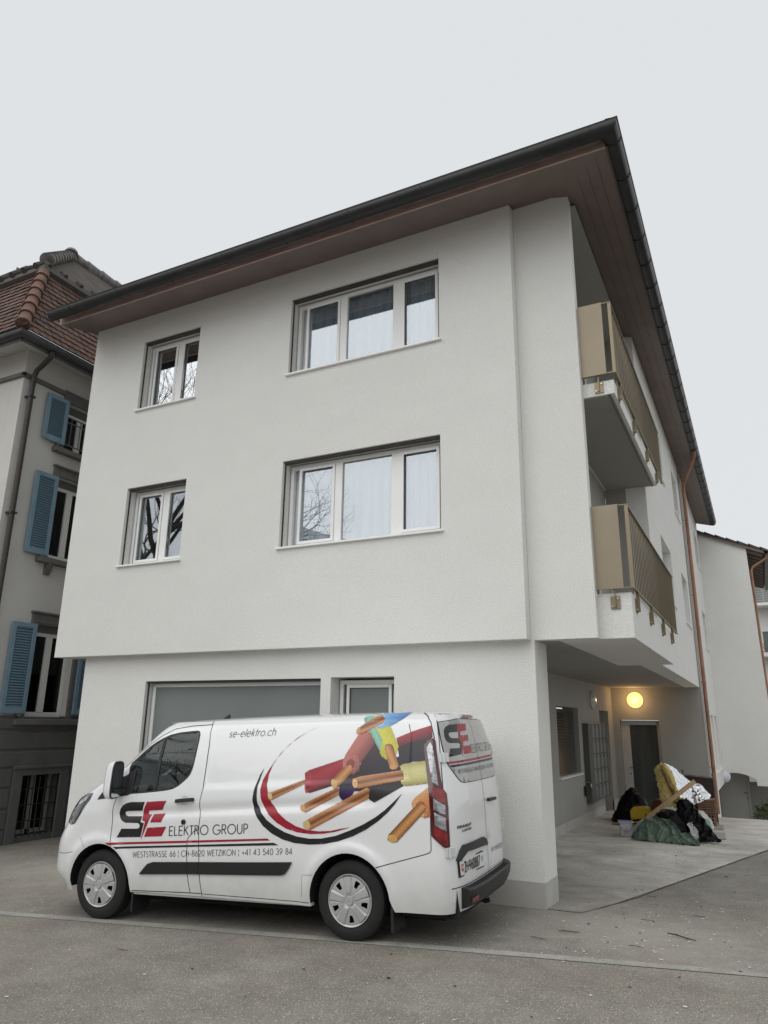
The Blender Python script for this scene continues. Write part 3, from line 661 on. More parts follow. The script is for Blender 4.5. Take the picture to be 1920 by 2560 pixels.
# windows and shutters
VG = glassmat('villa_glass', (.30,.32,.32), .03, blend=.10)
def shutter(T, a0, a1, z0, z1, right=False):
    q = MB(); d0, d1 = .055, .10; st_ = .085
    q.box(a0,a0+st_,d0,d1,z0,z1,T); q.box(a1-st_,a1,d0,d1,z0,z1,T); q.box(a0+st_,a1-st_,d0,d1,z1-.09,z1,T); q.box(a0+st_,a1-st_,d0,d1,z0,z0+.11,T)
    so = q.build('shutter', BLU, lh, bevel=.004, segs=1)
    s_ = MB(); z = z0+.12
    while z < z1-.10:
        k = len(s_.v); s_.v += [tuple(T(a0+st_,d1-.006,z)),tuple(T(a1-st_,d1-.006,z)),tuple(T(a1-st_,d0+.008,z+.040)),tuple(T(a0+st_,d0+.008,z+.040)),tuple(T(a0+st_,d1-.010,z-.008)),tuple(T(a1-st_,d1-.010,z-.008))]
        s_.f += [(k,k+1,k+2,k+3),(k+4,k+5,k+1,k)]; z += .050
    s_.box(a0+st_,a1-st_,d0,d0+.006,z0+.11,z1-.09,T)
    s_.build('shutter_slats', BLD2, so, recalc=False)
    am = (a0+a1)/2 if not right else a0+.1
    one('hook', HGR, so, lambda q: q.box(a1-.16,a1-.12,.01,.13,z0-.05,z0+.01,T))
    return so
def villa_window(i, a0, a1, z0, z1):
    q = MB(); t = .12
    q.box(a0-t,a0+.002,-.02,.045,z0-.04,z1+t+.06,T); q.box(a1-.002,a1+t,-.02,.045,z0-.04,z1+t+.06,T); q.box(a0,a1,-.02,.044,z1-.002,z1+t+.06,T)
    q.box(a0-t-.03,a1+t+.03,-.01,.085,z1+t+.06,z1+t+.10,T); q.box(a0,a1,-.20,-.16,z1-.16,z1+.01,T)
    wo_ = q.build('window', HGR, lh, bevel=.006, segs=1)
    s_ = MB(); s_.box(a0-t-.12,a1+t+.12,-.18,.14,z0-.15,z0-.04,T); s_.build('sill', HGR, wo_, bevel=.012)
    f = MB(); zt = z1-.16; d0, d1 = -.22, -.17; m_ = (a0+a1)/2
    f.box(a0,a0+.07,d0,d1,z0,zt,T); f.box(a1-.07,a1,d0,d1,z0,zt,T); f.box(a0+.07,a1-.07,d0,d1,zt-.07,zt,T); f.box(a0+.07,a1-.07,d0,d1,z0,z0+.09,T); f.box(m_-.07,m_+.07,d0,d1+.012,z0+.09,zt-.07,T)
    f.build('frame', WHT, wo_, bevel=.004, segs=1)
    for x0, x1 in ((a0+.065,m_-.065),(m_+.065,a1-.065)): bx('pane', VG, wo_, x0,x1,-.205,-.198,z0+.085,zt-.065,T=T)
    if i: 
        bk = MB()
        for a in (a0-.02,a1-.10): bk.prism([(0,0),(.13,0),(.13,-.05),(.05,-.22),(0,-.22)], a, a+.12, lambda d,h,o: T(o,d,z0-.15+h))
        bk.build('sill_bracket', HGR, wo_)
    return wo_
for i, (a0,a1,z0,z1) in enumerate(HW[:3]):
    wv = villa_window(i if i == 1 else 0, a0, a1, z0, z1)
    sz = ((7.66,8.66),(5.285,6.96),(2.255,3.935))[i]
    shutter(T, .545, 1.075, *sz); shutter(T, 2.16, 2.70, *sz, right=True)
    if i == 0:
        def rl(q):
            for z in (7.72,8.22,8.33): q.bar(T(1.08,.03,z),T(2.1,.03,z),.02,.02)
            for k in range(9): q.bar(T(1.12+k*.115,.03,7.72),T(1.12+k*.115,.03,8.33),.014,.014)
        one('window_railing', HGR, wv, rl)
# barred base window
a0,a1,z0,z1 = HW[3]; q = MB(); TB = TS(XH+.03)
q.box(1.04,1.24,-.05,.045,-.12,1.30,TB); q.box(2.08,2.30,-.05,.045,-.12,1.30,TB); q.box(1.24,2.08,-.05,.0445,1.14,1.30,TB); q.box(1.02,2.32,-.05,.07,1.26,1.32,TB)
bw = q.build('base_window', HBS, lh, bevel=.012)
f = MB(); 
for x0,x1,zz0,zz1 in ((1.25,1.31,.1,1.14),(1.99,2.07,.1,1.14),(1.60,1.70,.1,1.14),(1.31,1.99,.1,.17)): f.box(x0,x1,-.22,-.17,zz0,zz1,TB)
f.build('frame', mat('old_frame', (.36,.35,.32), .6), bw)
bx('pane', VG, bw, 1.3,2.0,-.205,-.2,.16,1.12,T=TB)
bx('interior', INT, lh, -19.8, -11.3, .5, 10.9, -.3, 9.2)
def bars(q):
    for k in range(6): q.tube([TB(1.28+k*.13,-.02,1.12),TB(1.28+k*.13,-.02,.16),TB(1.28+k*.13,.03,.09),TB(1.28+k*.13,.05,.13)], .012, 6)
    for z in (.34,.62,.90): q.bar(TB(1.22,-.02,z),TB(2.08,-.02,z),.018,.018)
one('window_bars', mat('black_iron', (.02,.02,.02), .6), bw, bars)
# ------------------------------------------------------------------ far building on the right, building across the street
fh = thing('apartment_block', 'pale distant apartment block with balconies, just visible past the rear wing downpipe', 'building', (8,48,-1))
FW = mat('far_render', (.62,.61,.59), .9, var=.03)
b = MB(); b.wall(1.5, 16, -1.5, 11.9, [(2.9,6.5,6.85,8.2),(2.6,6.5,9.95,11.4)], .4, TF(45.)); b.build('wall', FW, fh)
bx('roof', GUT, fh, 1.3, 16.2, 44.6, 56, 11.91, 12.1)
bx('window', VG, fh, 2.9, 6.5, 45.3, 45.32, 6.85, 8.2); bx('window', FRO, fh, 2.6,6.5,45.3,45.32,9.95,11.4)
bx('balcony_slab', mat('white_concrete', (.7,.7,.68), .8), fh, 2.4, 7.5, 43.7, 44.98, 9.72, 9.90); bx('balcony_slab', FW, fh, 2.4, 7.5, 43.7, 44.98, 6.5, 6.75)
one('balcony_railing', mat('far_rail', (.4,.4,.39), .5, metal=.4), fh, lambda q: [q.bar((2.4,43.75,z),(7.5,43.75,z),.03,.03) for z in (10.05,10.2,10.35,10.5,10.65,10.8)]+[q.bar((x,43.75,9.9),(x,43.75,10.8),.04,.04) for x in (2.4,3.2,4.2,5.2)])
one('balcony_railing', mat('dark_rail_far', (.12,.10,.09), .6), fh, lambda q: [q.tube([(2.5+k*.22+.09*math.cos(a),43.75,7.05+.16*math.sin(a)) for a in [i*math.pi/4 for i in range(8)]], .02, 5, closed=True) for k in range(16)]+[q.bar((2.4,43.75,7.28),(7.5,43.75,7.28),.05,.05),q.bar((2.4,43.75,6.82),(7.5,43.75,6.82),.05,.05)])
# ------------------------------------------------------------------ wall lamps, letterboxes, tap
LMP = mat('lamp_glow', (1.0,.56,.17), .5, emis=1.9)
l1 = thing('wall_lamp', 'round lit wall lamp glowing warm yellow above the entrance door', 'lamp', (-.61,12.25,2.84))
prof = [(.205,.0),(.205,.03),(.19,.05),(.15,.085),(.08,.105),(.02,.110)]
one('lamp_shade', LMP, l1, lambda q: q.lathe(prof, 32, lambda x,y,h: (-.61+x,12.249-h,2.84+y)), smooth=True)
pl = bpy.data.lights.new('lamp_light', 'POINT'); plo = bpy.data.objects.new('lamp_light', pl); C.objects.link(plo); pl.energy = 9; pl.color = (1,.60,.25); pl.shadow_soft_size = .12; plo.location = (0,-.26,0); plo.parent = l1
l2 = thing('wall_lamp', 'unlit round white wall lamp above the letterboxes', 'lamp', (-1.22,9.60,2.76))
one('lamp_shade', mat('opal_glass', (.52,.52,.50), .12, coat=.6), l2, lambda q: q.lathe(prof, 32, lambda x,y,h: (-1.219+h,9.60+x,2.76+y)), smooth=True)
l3 = thing('wall_lamp', 'white dome lamp at the far bottom corner of the side wall', 'lamp', (XS,18.85,.64))
one('lamp_shade', mat('white_dome', (.66,.66,.72), .25), l3, lambda q: q.lathe([(.19,0),(.19,.06),(.16,.14),(.08,.20),(.02,.21)], 24, lambda x,y,h: (XS+.001+h,18.85+x,.64+y)), smooth=True)
mb_ = thing('letterbox_unit', 'tall grey metal unit of twenty letterboxes on the entrance side wall', 'letterbox', (-1.22,9.48,.58))
MBX = mat('letterbox_metal', (.175,.175,.165), .38, metal=.4, var=.04); TM = TS(-1.22)
bx('cabinet', mat('letterbox_case', (.12,.12,.115), .45, metal=.3), mb_, 8.42,10.56,.001,.13,.58,2.22,T=TM, bevel=.006)
for r_ in range(5):
    for c_ in range(4):
        y = 8.86+c_*.42; z = .61+r_*.322
        d_ = MB(); d_.prism([(y,.131),(y+.06,.150),(y+.33,.150),(y+.39,.131)], z, z+.29, lambda a,d,o: TM(a,d,o)); do = d_.build('letterbox_door', MBX, mb_)
        one('slot', DRK, do, lambda q: q.box(y+.09,y+.30,.1502,.153,z+.235,z+.262,TM))
tp = thing('garden_tap', 'small tap with black hanging lock on the entrance side wall', 'tap', (-1.22,8.35,.95))
one('spout', STL, tp, lambda q: (q.tube([TM(8.42,.0,.98),TM(8.42,.10,.98),TM(8.36,.13,.96),TM(8.36,.13,.90)], .014, 8), q.bar(TM(8.46,.08,1.0),TM(8.46,.08,1.06),.03,.05)), smooth=True)
one('padlock', mat('black_plastic', (.015,.015,.016), .4), tp, lambda q: q.box(8.20,8.30,.02,.07,.72,.93,TM), bevel=.012)
dm = bx('door_mat', mat('mat_fibre', (.11,.105,.095), .95, bump=.4, bs=120), None, -1.0,-.15,11.2,12.0,.10,.122); setp(dm, label='grey door mat in front of the entrance door', category='mat')
# ------------------------------------------------------------------ rubble pile
BAG = mat('black_polythene', (.005,.005,.006), .38, spec=.12, bump=.3, bs=22, bdist=.02)
TRP = mat('green_tarpaulin', (.105,.155,.118), .5, var=.18, vs=9, bump=.2, bs=30)
WSK = mat('white_sack', (.50,.49,.46), .7, var=.15, vs=12, bump=.3, bs=30)
RSK = mat('red_sack', (.22,.07,.06), .8, var=.5, vs=22)
TSK = mat('teal_sack', (.16,.30,.26), .6, var=.3, vs=7)
def sack(name, label, cat, rings, m, amp=.03, seed=0, f=4., n=46, lev=26, group=None, crease=1.0):
    b = MB(); zs = [r_[0] for r_ in rings]
    for j in range(lev+1):
        t = j/lev; z = zs[0]+(zs[-1]-zs[0])*t
        x0, x1, y0, y1 = [spl(z, zs, [r_[k] for r_ in rings]) for k in (1,2,3,4)]
        cx, cy, rx, ry = (x0+x1)/2, (y0+y1)/2, (x1-x0)/2, (y1-y0)/2
        for i in range(n):
            a = 2*math.pi*i/n; ca, sa = math.cos(a), math.sin(a)
            p = Vector((cx+rx*math.copysign(abs(ca)**.8, ca), cy+ry*math.copysign(abs(sa)**.8, sa), z))
            q = p*f+Vector((seed*7.1, seed*3.3, 0)); q2 = Vector((q.x*1.0, q.y, q.z*.55))
            r1 = 1-abs(noise.noise(q2))*2.2; r2_ = 1-abs(noise.noise(q2*2.3+Vector((5,1,2))))*2.2; r3 = 1-abs(noise.noise(q*5.1))*2
            r4_ = max(0, 1-abs(noise.noise(q*4.2+Vector((3,8,1))))*5); r5_ = max(0, 1-abs(noise.noise(Vector((q.x*2.1,q.y*2.1,q.z*.9))))*6)
            vo = noise.voronoi(Vector((q.x*1.15,q.y*1.15,q.z*.8)))[0]; vo2 = noise.voronoi(q*2.6+Vector((4,4,4)))[0]
            d = -amp*1.5*min(.9,(vo[1]-vo[0])*1.3)-amp*.6*min(.9,(vo2[1]-vo2[0])*1.3)+amp*.8
            d += .55*amp*(1.0*noise.noise(q*.6)+ .7*r1+.45*r2_*crease+.2*r3*crease+.30*r4_+.55*r5_)*min(1, .25+3*t)
            nrm = Vector((ca*ry, sa*rx, 0)); 
            if nrm.length: nrm.normalize()
            p += nrm*d; p.z = max(p.z+.4*d*(1 if 0 < j else 0), zs[0]); b.v.append(tuple(p))
    for j in range(lev):
        for i in range(n): b.f.append((j*n+i, j*n+(i+1)%n, (j+1)*n+(i+1)%n, (j+1)*n+i))
    b.f.append(tuple(range(n))[::-1]); b.f.append(tuple(lev*n+i for i in range(n)))
    o = b.build(name, m, None, smooth=True, recalc=False, ang=24)
    setp(o, label=label, category=cat, group=group); return o
sack('rubbish_bag', 'black rubbish bag tied at the top, standing left of the rubble pile near the door', 'bag', [(.19,-.80,-.12,8.65,9.4),(.30,-.77,-.10,8.7,9.4),(.50,-.66,-.10,8.8,9.35),(.66,-.58,-.16,8.9,9.3),(.75,-.50,-.24,8.95,9.25),(.80,-.44,-.30,9.0,9.2),(.88,-.40,-.32,9.05,9.15)], BAG, .035, 1)
sack('rubbish_bag', 'black rubbish bag slumped behind the green tarpaulin in the middle of the pile', 'bag', [(.19,.42,1.08,6.65,7.3),(.30,.36,1.03,6.65,7.35),(.45,.38,.96,6.75,7.35),(.56,.40,.84,6.85,7.3),(.62,.46,.74,6.9,7.2),(.655,.56,.66,7.0,7.1)], BAG, .035, 2, f=4.5)
def grid_sheet(rows, nu, nv, amp, f, seed, fold=0., ground=False):
    b = MB(); m_ = len(rows)
    for i in range(nu+1):
        t = i/nu*(m_-1); k = min(int(t), m_-2); s_ = t-k
        A = Vector(rows[k][0]).lerp(Vector(rows[k+1][0]), s_); Z = Vector(rows[k][1]).lerp(Vector(rows[k+1][1]), s_)
        M_ = (Vector(rows[k][2]).lerp(Vector(rows[k+1][2]), s_)) if len(rows[0]) > 2 else None
        for j in range(nv+1):
            h = j/nv
            p = A*(1-h)**2+M_*2*h*(1-h)+Z*h*h if M_ else A.lerp(Z, h)
            q = p*f+Vector((seed,0,0))
            d = amp*((1-abs(noise.noise(q))*2)+.5*(1-abs(noise.noise(q*2.2))*2))
            if fold:
                w_ = (i/nu)*9+h*3+1.5*noise.noise(Vector((i/nu*3,h*2,seed))); d += fold*(1-abs(math.sin(w_*1.9)))**2*(.35+h)
                w2 = (i/nu)*14-h*4+2*noise.noise(Vector((i/nu*4,h*3,seed+9))); d += fold*.6*(1-abs(math.sin(w2*1.7)))**3
            z = p.z+.7*d
            if ground: z = max(z, .196+.002*(i%3))
            b.v.append((p.x+.3*d, p.y-d, z))
    b.f = [(i*(nv+1)+j, i*(nv+1)+j+1, (i+1)*(nv+1)+j+1, (i+1)*(nv+1)+j) for i in range(nu) for j in range(nv)]
    return b
o = sack('rubbish_bag', 'tall black plastic bag trailing to a flat point on the right of the pile', 'bag', [(.19,1.02,1.36,6.75,7.3),(.35,.94,1.26,6.85,7.45),(.5,.84,1.16,6.95,7.45),(.65,.76,1.06,7.0,7.4),(.76,.76,.99,7.1,7.35),(.84,.84,.92,7.15,7.3)], BAG, .03, 3, f=4.5)
fl_b = grid_sheet([((.70,6.98,.56),(.90,7.22,.85),(.76,7.0,.76)),((.80,6.86,.46),(1.03,7.16,.75),(.86,6.9,.66)),((.98,6.72,.30),(1.17,7.0,.57),(1.0,6.78,.5)),((1.08,6.58,.20),(1.31,6.84,.38),(1.15,6.66,.34)),((1.12,6.48,.195),(1.50,6.56,.20),(1.3,6.5,.24))], 56, 30, .018, 6, 2, fold=.035, ground=True)
q = fl_b.build('loose_flap', BAG, o, smooth=True, recalc=False, ang=30)
tb = grid_sheet([((-.02,6.36,.195),(.02,6.9,.20),(0,6.4,.30)),((.05,6.26,.195),(.10,6.85,.34),(.08,6.3,.40)),((.16,6.22,.195),(.20,6.75,.50),(.16,6.34,.50)),((.34,6.20,.195),(.36,6.75,.54),(.34,6.36,.52)),((.55,6.20,.195),(.54,6.72,.53),(.55,6.38,.50)),((.72,6.18,.195),(.72,6.7,.44),(.72,6.34,.44)),((.84,6.15,.195),(.82,6.75,.32),(.84,6.3,.32)),((1.0,6.13,.195),(.98,6.75,.28),(1.0,6.3,.30)),((1.17,6.14,.195),(1.10,6.7,.20),(1.14,6.3,.22))], 110, 44, .012, 7, 4, fold=.060, ground=True)
o = tb.build('tarpaulin', TRP, None, smooth=True, recalc=False, ang=35); setp(o, label='crumpled green tarpaulin draped over the front of the rubble pile', category='tarpaulin')
ws = grid_sheet([((.92,6.70,.46),(1.0,6.9,.50)),((.98,6.60,.40),(1.09,6.8,.42)),((1.0,6.52,.30),(1.12,6.62,.28)),((1.02,6.46,.20),(1.10,6.5,.20))], 24, 16, .012, 12, 6, fold=.02)
o = ws.build('plastic_sheet', mat('grey_sheeting', (.36,.37,.36), .4, bump=.3, bs=30), None, smooth=True, recalc=False, ang=35); setp(o, label='small crumpled grey plastic sheet between the two black bags', category='sheet')
sack('rubble_sack', 'white woven sack between the bucket and the green tarpaulin', 'sack', [(.19,-.1,.32,7.0,7.6),(.30,-.06,.34,7.05,7.6),(.38,.02,.34,7.1,7.5),(.44,.12,.30,7.2,7.4)], WSK, .03, 5)
sack('rubble_sack', 'red and white sack behind the yellow container', 'sack', [(.19,.05,.42,8.5,8.9),(.45,.10,.42,8.5,8.9),(.60,.12,.40,8.55,8.85),(.69,.2,.34,8.6,8.8)], RSK, .03, 6, f=7)
sack('rubble_sack', 'white sack lying on top of the pile under the plank', 'sack', [(.30,.30,.74,7.6,8.1),(.50,.34,.70,7.65,8.1),(.58,.36,.62,7.7,8.05),(.64,.42,.56,7.75,7.95)], WSK, .025, 7)
sack('rubble_sack', 'pale sack leaning against the stack of clay tiles', 'sack', [(.19,.9,1.27,7.6,8.2),(.35,.88,1.26,7.65,8.2),(.48,.90,1.20,7.7,8.15),(.58,.96,1.10,7.8,8.05)], WSK, .03, 8)
sack('rubble_sack', 'teal sack under the pale sack on the right of the pile', 'sack', [(.19,1.0,1.26,7.40,7.8),(.32,1.02,1.25,7.42,7.8),(.44,1.06,1.22,7.48,7.75),(.48,1.1,1.18,7.5,7.7)], TSK, .025, 9)
# bucket
bk = thing('bucket', 'square white plastic bucket with blue rimmed lid beside the green tarpaulin', 'bucket', (-.15,6.72,.19))
PLW = mat('white_plastic', (.56,.57,.57), .35, var=.12, vs=14)
rot = Matrix.Rotation(R(14), 3, 'Z'); BT = lambda x,y,z: tuple(Vector((-.15,6.72,.19))+rot@Vector((x,y,z)))
b = MB(); b.prism([(-.10,-.09),(.10,-.09),(.10,.09),(-.10,.09)], 0, .24, lambda x,y,h: BT(x*(1+.13*h/.24),y*(1+.13*h/.24),h)); b.build('tub', PLW, bk, bevel=.014, segs=3)
b = MB(); b.box(-.137,.137,-.123,.123,.241,.262,T=BT); b.build('lid', mat('pale_lid', (.50,.53,.60), .4), bk, bevel=.006)
b = MB(); b.box(-.110,.110,-.098,.098,.2625,.268,T=BT); b.build('lid_inset', mat('blue_lid', (.10,.14,.42), .4), bk)
one('handle', mat('grey_wire', (.25,.25,.25), .4, metal=.5), bk, lambda q: q.tube([BT(-.118,-.122,.20),BT(-.07,-.128,.12),BT(0,-.130,.09),BT(.07,-.128,.12),BT(.118,-.122,.20)], .004, 6))
one('printed_marks', mat('label_black', (.05,.05,.05), .6), bk, lambda q: [q.box(-.055+dx,-.055+dx+.028,-.1125,-.1105,z,z+.006,T=BT) for dx in (0,.04) for z in (.06,.085,.11,.135)])
# yellow container
yc = thing('tool_case', 'yellow plastic tool case with black handle in front of the black bag', 'case', (-.12,8.5,.30))
b = MB(); b.prism([(-.20,0),(.17,.02),(.21,.10),(.17,.21),(.10,.25),(-.15,.25),(-.21,.18)], -.11, .11, lambda x,h,o: (-.12+x,8.5+o+.1*x,.31+h+.10*x)); b.build('case_body', mat('yellow_plastic', (.60,.40,.025), .35, var=.08, vs=6), yc, bevel=.025, segs=3)
one('handle', mat('black_plastic', (.015,.015,.016)), yc, lambda q: (q.tube([(-.24,8.5,.55),(-.20,8.5,.585),(-.04,8.5,.60),(.0,8.5,.575)], .018, 8), q.box(-.03,.10,8.375,8.385,.36,.42)), smooth=True)
o = one('wooden_offcut', mat('raw_wood', (.36,.235,.125), .7, var=.15, vs=5, st=(1,6,6)), None, lambda q: q.bar((-.70,8.35,.205),(-.12,8.35,.27),.16,.025)); setp(o, label='short wooden board lying under the yellow tool case', category='board')
o = one('wooden_plank', mat('pale_wood', (.50,.345,.20), .65, var=.12, vs=4, st=(1,8,8), bump=.1), None, lambda q: q.bar((.02,7.32,.36),(1.05,7.75,1.15),.045,.078)); setp(o, label='long pale wooden plank leaning diagonally across the rubble pile', category='plank')
# insulation
ins = thing('insulation_batt', 'folded yellow glass wool batt with shiny foil facing on top of the pile', 'insulation', (.6,8.3,.6))
WOOL = mat('glass_wool', (.64,.51,.20), .95, var=.22, vs=14, bump=.9, bs=45, bdist=.02)
wl_ = grid_sheet([((.27,8.22,1.30),(.38,8.02,.62)),((.36,8.20,1.42),(.50,7.98,.62)),((.46,8.2,1.42),(.62,7.98,.62)),((.56,8.22,1.22),(.77,8.0,.68))], 34, 40, .018, 9, 1)
wo_ = wl_.build('glass_wool', WOOL, ins, smooth=True, recalc=False, ang=180); md = wo_.modifiers.new('thick', 'SOLIDIFY'); md.thickness = .10; md.offset = 0
wl2 = grid_sheet([((.40,8.05,1.40),(.66,7.90,.70)),((.47,8.05,1.36),(.72,7.90,.70)),((.52,8.08,1.28),(.75,7.93,.72))], 10, 40, .02, 11, 5)
wo2 = wl2.build('folded_edge', mat('wool_brown', (.30,.205,.06), .95, var=.3, vs=20, bump=.8, bs=50, bdist=.02), ins, smooth=True, recalc=False, ang=180); md = wo2.modifiers.new('thick', 'SOLIDIFY'); md.thickness = .05
fl = grid_sheet([((.44,8.30,1.44),(.70,8.06,.80)),((.60,8.42,1.36),(.80,8.05,.74)),((.86,8.60,1.09),(.92,8.05,.68)),((1.08,8.60,1.03),(1.10,8.15,.74)),((1.26,8.5,.84),(1.24,8.3,.79))], 60, 44, .022, 8, 3)
fo_ = fl.build('foil_facing', mat('aluminium_foil', (.80,.81,.83), .16, metal=1.0, bump=.5, bs=26, bdist=.02), ins, smooth=True, recalc=False, ang=60)
md = fo_.modifiers.new('thick', 'SOLIDIFY'); md.thickness = .03
# brown framed panel, tiles, blocks
pn = thing('framed_panel', 'dark brown board in a metal frame standing behind the tile stack', 'panel', (1.1,8.9,.6))
b = MB(); b.add([(.74,8.9,1.19),(1.31,8.9,1.145),(1.33,8.9,.30),(.76,8.9,.30)]+[(.74,8.93,1.19),(1.31,8.93,1.145),(1.33,8.93,.30),(.76,8.93,.30)], [(0,1,2,3),(7,6,5,4),(0,4,5,1),(1,5,6,2),(2,6,7,3),(3,7,4,0)]); b.build('board', mat('dark_brown_board', (.040,.024,.018), .5), pn)
one('frame', mat('rusty_steel', (.20,.165,.14), .5, metal=.5, var=.3, vs=10), pn, lambda q: (q.bar((.72,8.885,1.20),(1.33,8.885,1.155),.03,.03), q.bar((1.325,8.885,.20),(1.315,8.885,1.22),.022,.022), q.bar((.75,8.885,.20),(.735,8.885,1.26),.022,.022), q.tube([(.735,8.885,1.26),(.74,8.885,1.30)],.03,8), q.tube([(1.315,8.885,1.20),(1.315,8.885,1.25)],.025,8)))
CLY = mat('clay_tile', (.225,.125,.085), .8, var=.16, vs=9, bump=.2, bs=50)
proto = None
for k in range(9):
    if proto is None:
        b = MB(); b.box(-.165,.165,-.19,.19,0,.020); b.box(-.165,-.145,-.19,.19,.0205,.030); b.box(.145,.165,-.19,.19,.0205,.030)
        b.box(-.06,-.045,-.193,-.1905,.004,.016)
        proto = o = b.build('clay_tile', CLY, None, bevel=.003, segs=1)
    else:
        o = proto.copy(); C.objects.link(o)
    o.location = (1.175+random.uniform(-.012,.012), 8.36+random.uniform(-.02,.02), .515+k*.0315); o.rotation_euler = (0,0,R(random.uniform(-4,4)+4))
    setp(o, label='flat brown clay tile in the stack right of the foil insulation', category='tile', group='clay tiles in the stack')
proto = None
for k in range(3):
    if proto is None:
        b = MB(); b.wall(-.14,.14,0,.20,[(-.115+c_*.06,-.115+c_*.06+.038,.02+r_*.062,.02+r_*.062+.042) for c_ in range(4) for r_ in range(3)],.11,lambda a,d,z:(a,-d,z)); proto = o = b.build('perforated_brick', CLY, None)
    else: o = proto.copy(); C.objects.link(o)
    o.location = (1.19, 8.20+.13*k, .308); o.rotation_euler = (0,0,R(3))
    setp(o, label='perforated brown brick carrying the clay tile stack', category='brick', group='perforated bricks under the tiles')
o = bx('concrete_block', mat('grey_block', (.28,.275,.255), .9, var=.12, bump=.3, bs=40), None, 1.02,1.44,8.02,8.55,.195,.300, bevel=.012); setp(o, label='grey concrete slab under the perforated bricks', category='block')
o = bx('aerated_block', mat('pale_block', (.47,.46,.42), .9, var=.10, bump=.3, bs=30), None, 1.33,1.53,7.22,7.50,.195,.315, bevel=.010); setp(o, label='small pale block on the ground right of the black bag', category='block')
# ------------------------------------------------------------------ litter
def scatter(name, n, zones, size, m, flat=True):
    b = MB()
    for i in range(n):
        z_ = random.choice(zones); x = random.gauss(z_[0], z_[2]); y = random.gauss(z_[1], z_[3]); s_ = size*random.uniform(.4,1)*random.choice((1,1,.6,1.6))
        off = .018 if (-1.2 < x < edge(max(y,.3)) and y > .2) else .006
        if x < -.0 and .1 < y < .8 and x > -7.5: continue
        a0 = random.random()*6.28; n_ = random.choice((4,5,6)); pts = []
        for k in range(n_):
            a = a0+6.283*k/n_; r_ = s_*random.uniform(.6,1); pts.append((x+r_*math.cos(a)*1.2, y+r_*math.sin(a)))
        zz_ = gz(x,y)+off
        b.prism(pts, 0, size*.22, lambda p,q_,h: (p,q_,zz_+h))
    return b.build(name, m, None, kind='stuff', recalc=False)
o = scatter('plaster_chips', 330, [(1.3,-.9,.45,.45),(1.5,0.6,.4,.6),(.6,-.6,.5,.4),(1.2,-1.6,.6,.3),(-6.6,-.4,.9,.5),(-7.2,.6,1.2,.5),(-5.5,-1.6,1.0,.7),(-3,-3.3,2.5,.8),(1,-3.5,1.2,1),(-8.5,.3,.8,.6)], .011, mat('plaster_chip', (.66,.65,.61), .9))
setp(o, label='small white plaster chips scattered on the asphalt', category='debris')
o = scatter('dark_crumbs', 110, [(.3,3,.8,2.),(1.2,5.5,.5,.8),(1.3,-.3,.6,.9),(1.4,2.5,.5,1.5),(.3,-3,2,1)], .014, mat('dark_crumb', (.05,.043,.036), .95))
setp(o, label='small dark crumbs scattered over the forecourt and asphalt', category='debris')
o = scatter('loose_scraps', 70, [(.3,6.3,.5,.25),(.9,6.3,.4,.2),(-.3,7.6,.3,.5),(.35,7.7,.25,.2)], .030, mat('pale_scrap', (.50,.46,.36), .9, var=.3, vs=20))
setp(o, label='pale scraps of wool and board scattered round the rubble pile', category='debris')
TWG = mat('twig_bark', (.045,.032,.022), .9)
def twig_mesh(q):
    q.tube([(-.12,0,.008),(-.04,.01,.01),(.05,.0,.01),(.13,.015,.007)], [.004,.006,.005,.003], 6); q.tube([(-.04,.01,.01),(-.07,.04,.012)], [.004,.002], 5); q.tube([(.05,0,.01),(.09,-.03,.01)], [.004,.002], 5)
proto = None
for i, (x, y, r_, s_, lb) in enumerate([(.55,-.93,12,.8,'longer brown twig on the asphalt in front of the pillar'),(.36,-1.33,-8,.6,'short brown twig nearest to the rear of the van'),(1.5,-.62,-30,1.15,'long thin twig at the right of the asphalt'),(1.2,-1.25,8,.5,'small twig in the middle of the asphalt on the right'),(1.1,.15,3,.5,'small twig near the slab joint'),(.95,1.6,20,.5,'twig lying on the dirt joint of the slab'),(-2.9,-3.1,4,.5,'small twig on the road below the van front wheel'),(1.55,.75,5,.5,'small twig beside the slab joint further back')]):
    if proto is None: proto = o = one('twig', TWG, None, twig_mesh, smooth=True)
    else: o = proto.copy(); C.objects.link(o)
    o.location = (x, y, gz(x,y)+.008); o.rotation_euler = (0,0,R(r_)); o.scale = (s_,s_,s_)
    setp(o, label=lb, category='twig', group='twigs on the ground')
# ------------------------------------------------------------------ plants
def leaf(q, p, d, n_, l, w_):
    x = d.cross(n_).normalized()
    q.add([tuple(p),tuple(p+d*l*.5+x*w_),tuple(p+d*l-n_*l*.15),tuple(p+d*l*.5-x*w_)], [(0,1,2,3)])
sh = thing('shrub', 'low green shrub with long leaves at the right edge beside the garage door', 'shrub', (2.6,17.4,-.6))
def shrub(q):
    for i in range(900):
        a = random.random()*6.283; t = random.random(); r_ = .75*math.sqrt(random.random())
        p = Vector((2.55+r_*math.cos(a)*.95, 17.4+r_*math.sin(a), -.6+.72*t*(1-.5*(r_/.75)**2)))
        d = Vector((math.cos(a)*.8+random.gauss(0,.4), math.sin(a)*.8+random.gauss(0,.4), .5+random.gauss(0,.4))).normalized()
        leaf(q, p, d, Vector((random.gauss(0,.5),random.gauss(0,.5),1)).normalized(), random.uniform(.14,.24), random.uniform(.018,.032))
one('foliage', mat('shrub_leaf', (.060,.085,.028), .45, var=.4, vs=6), sh, shrub, recalc=False)
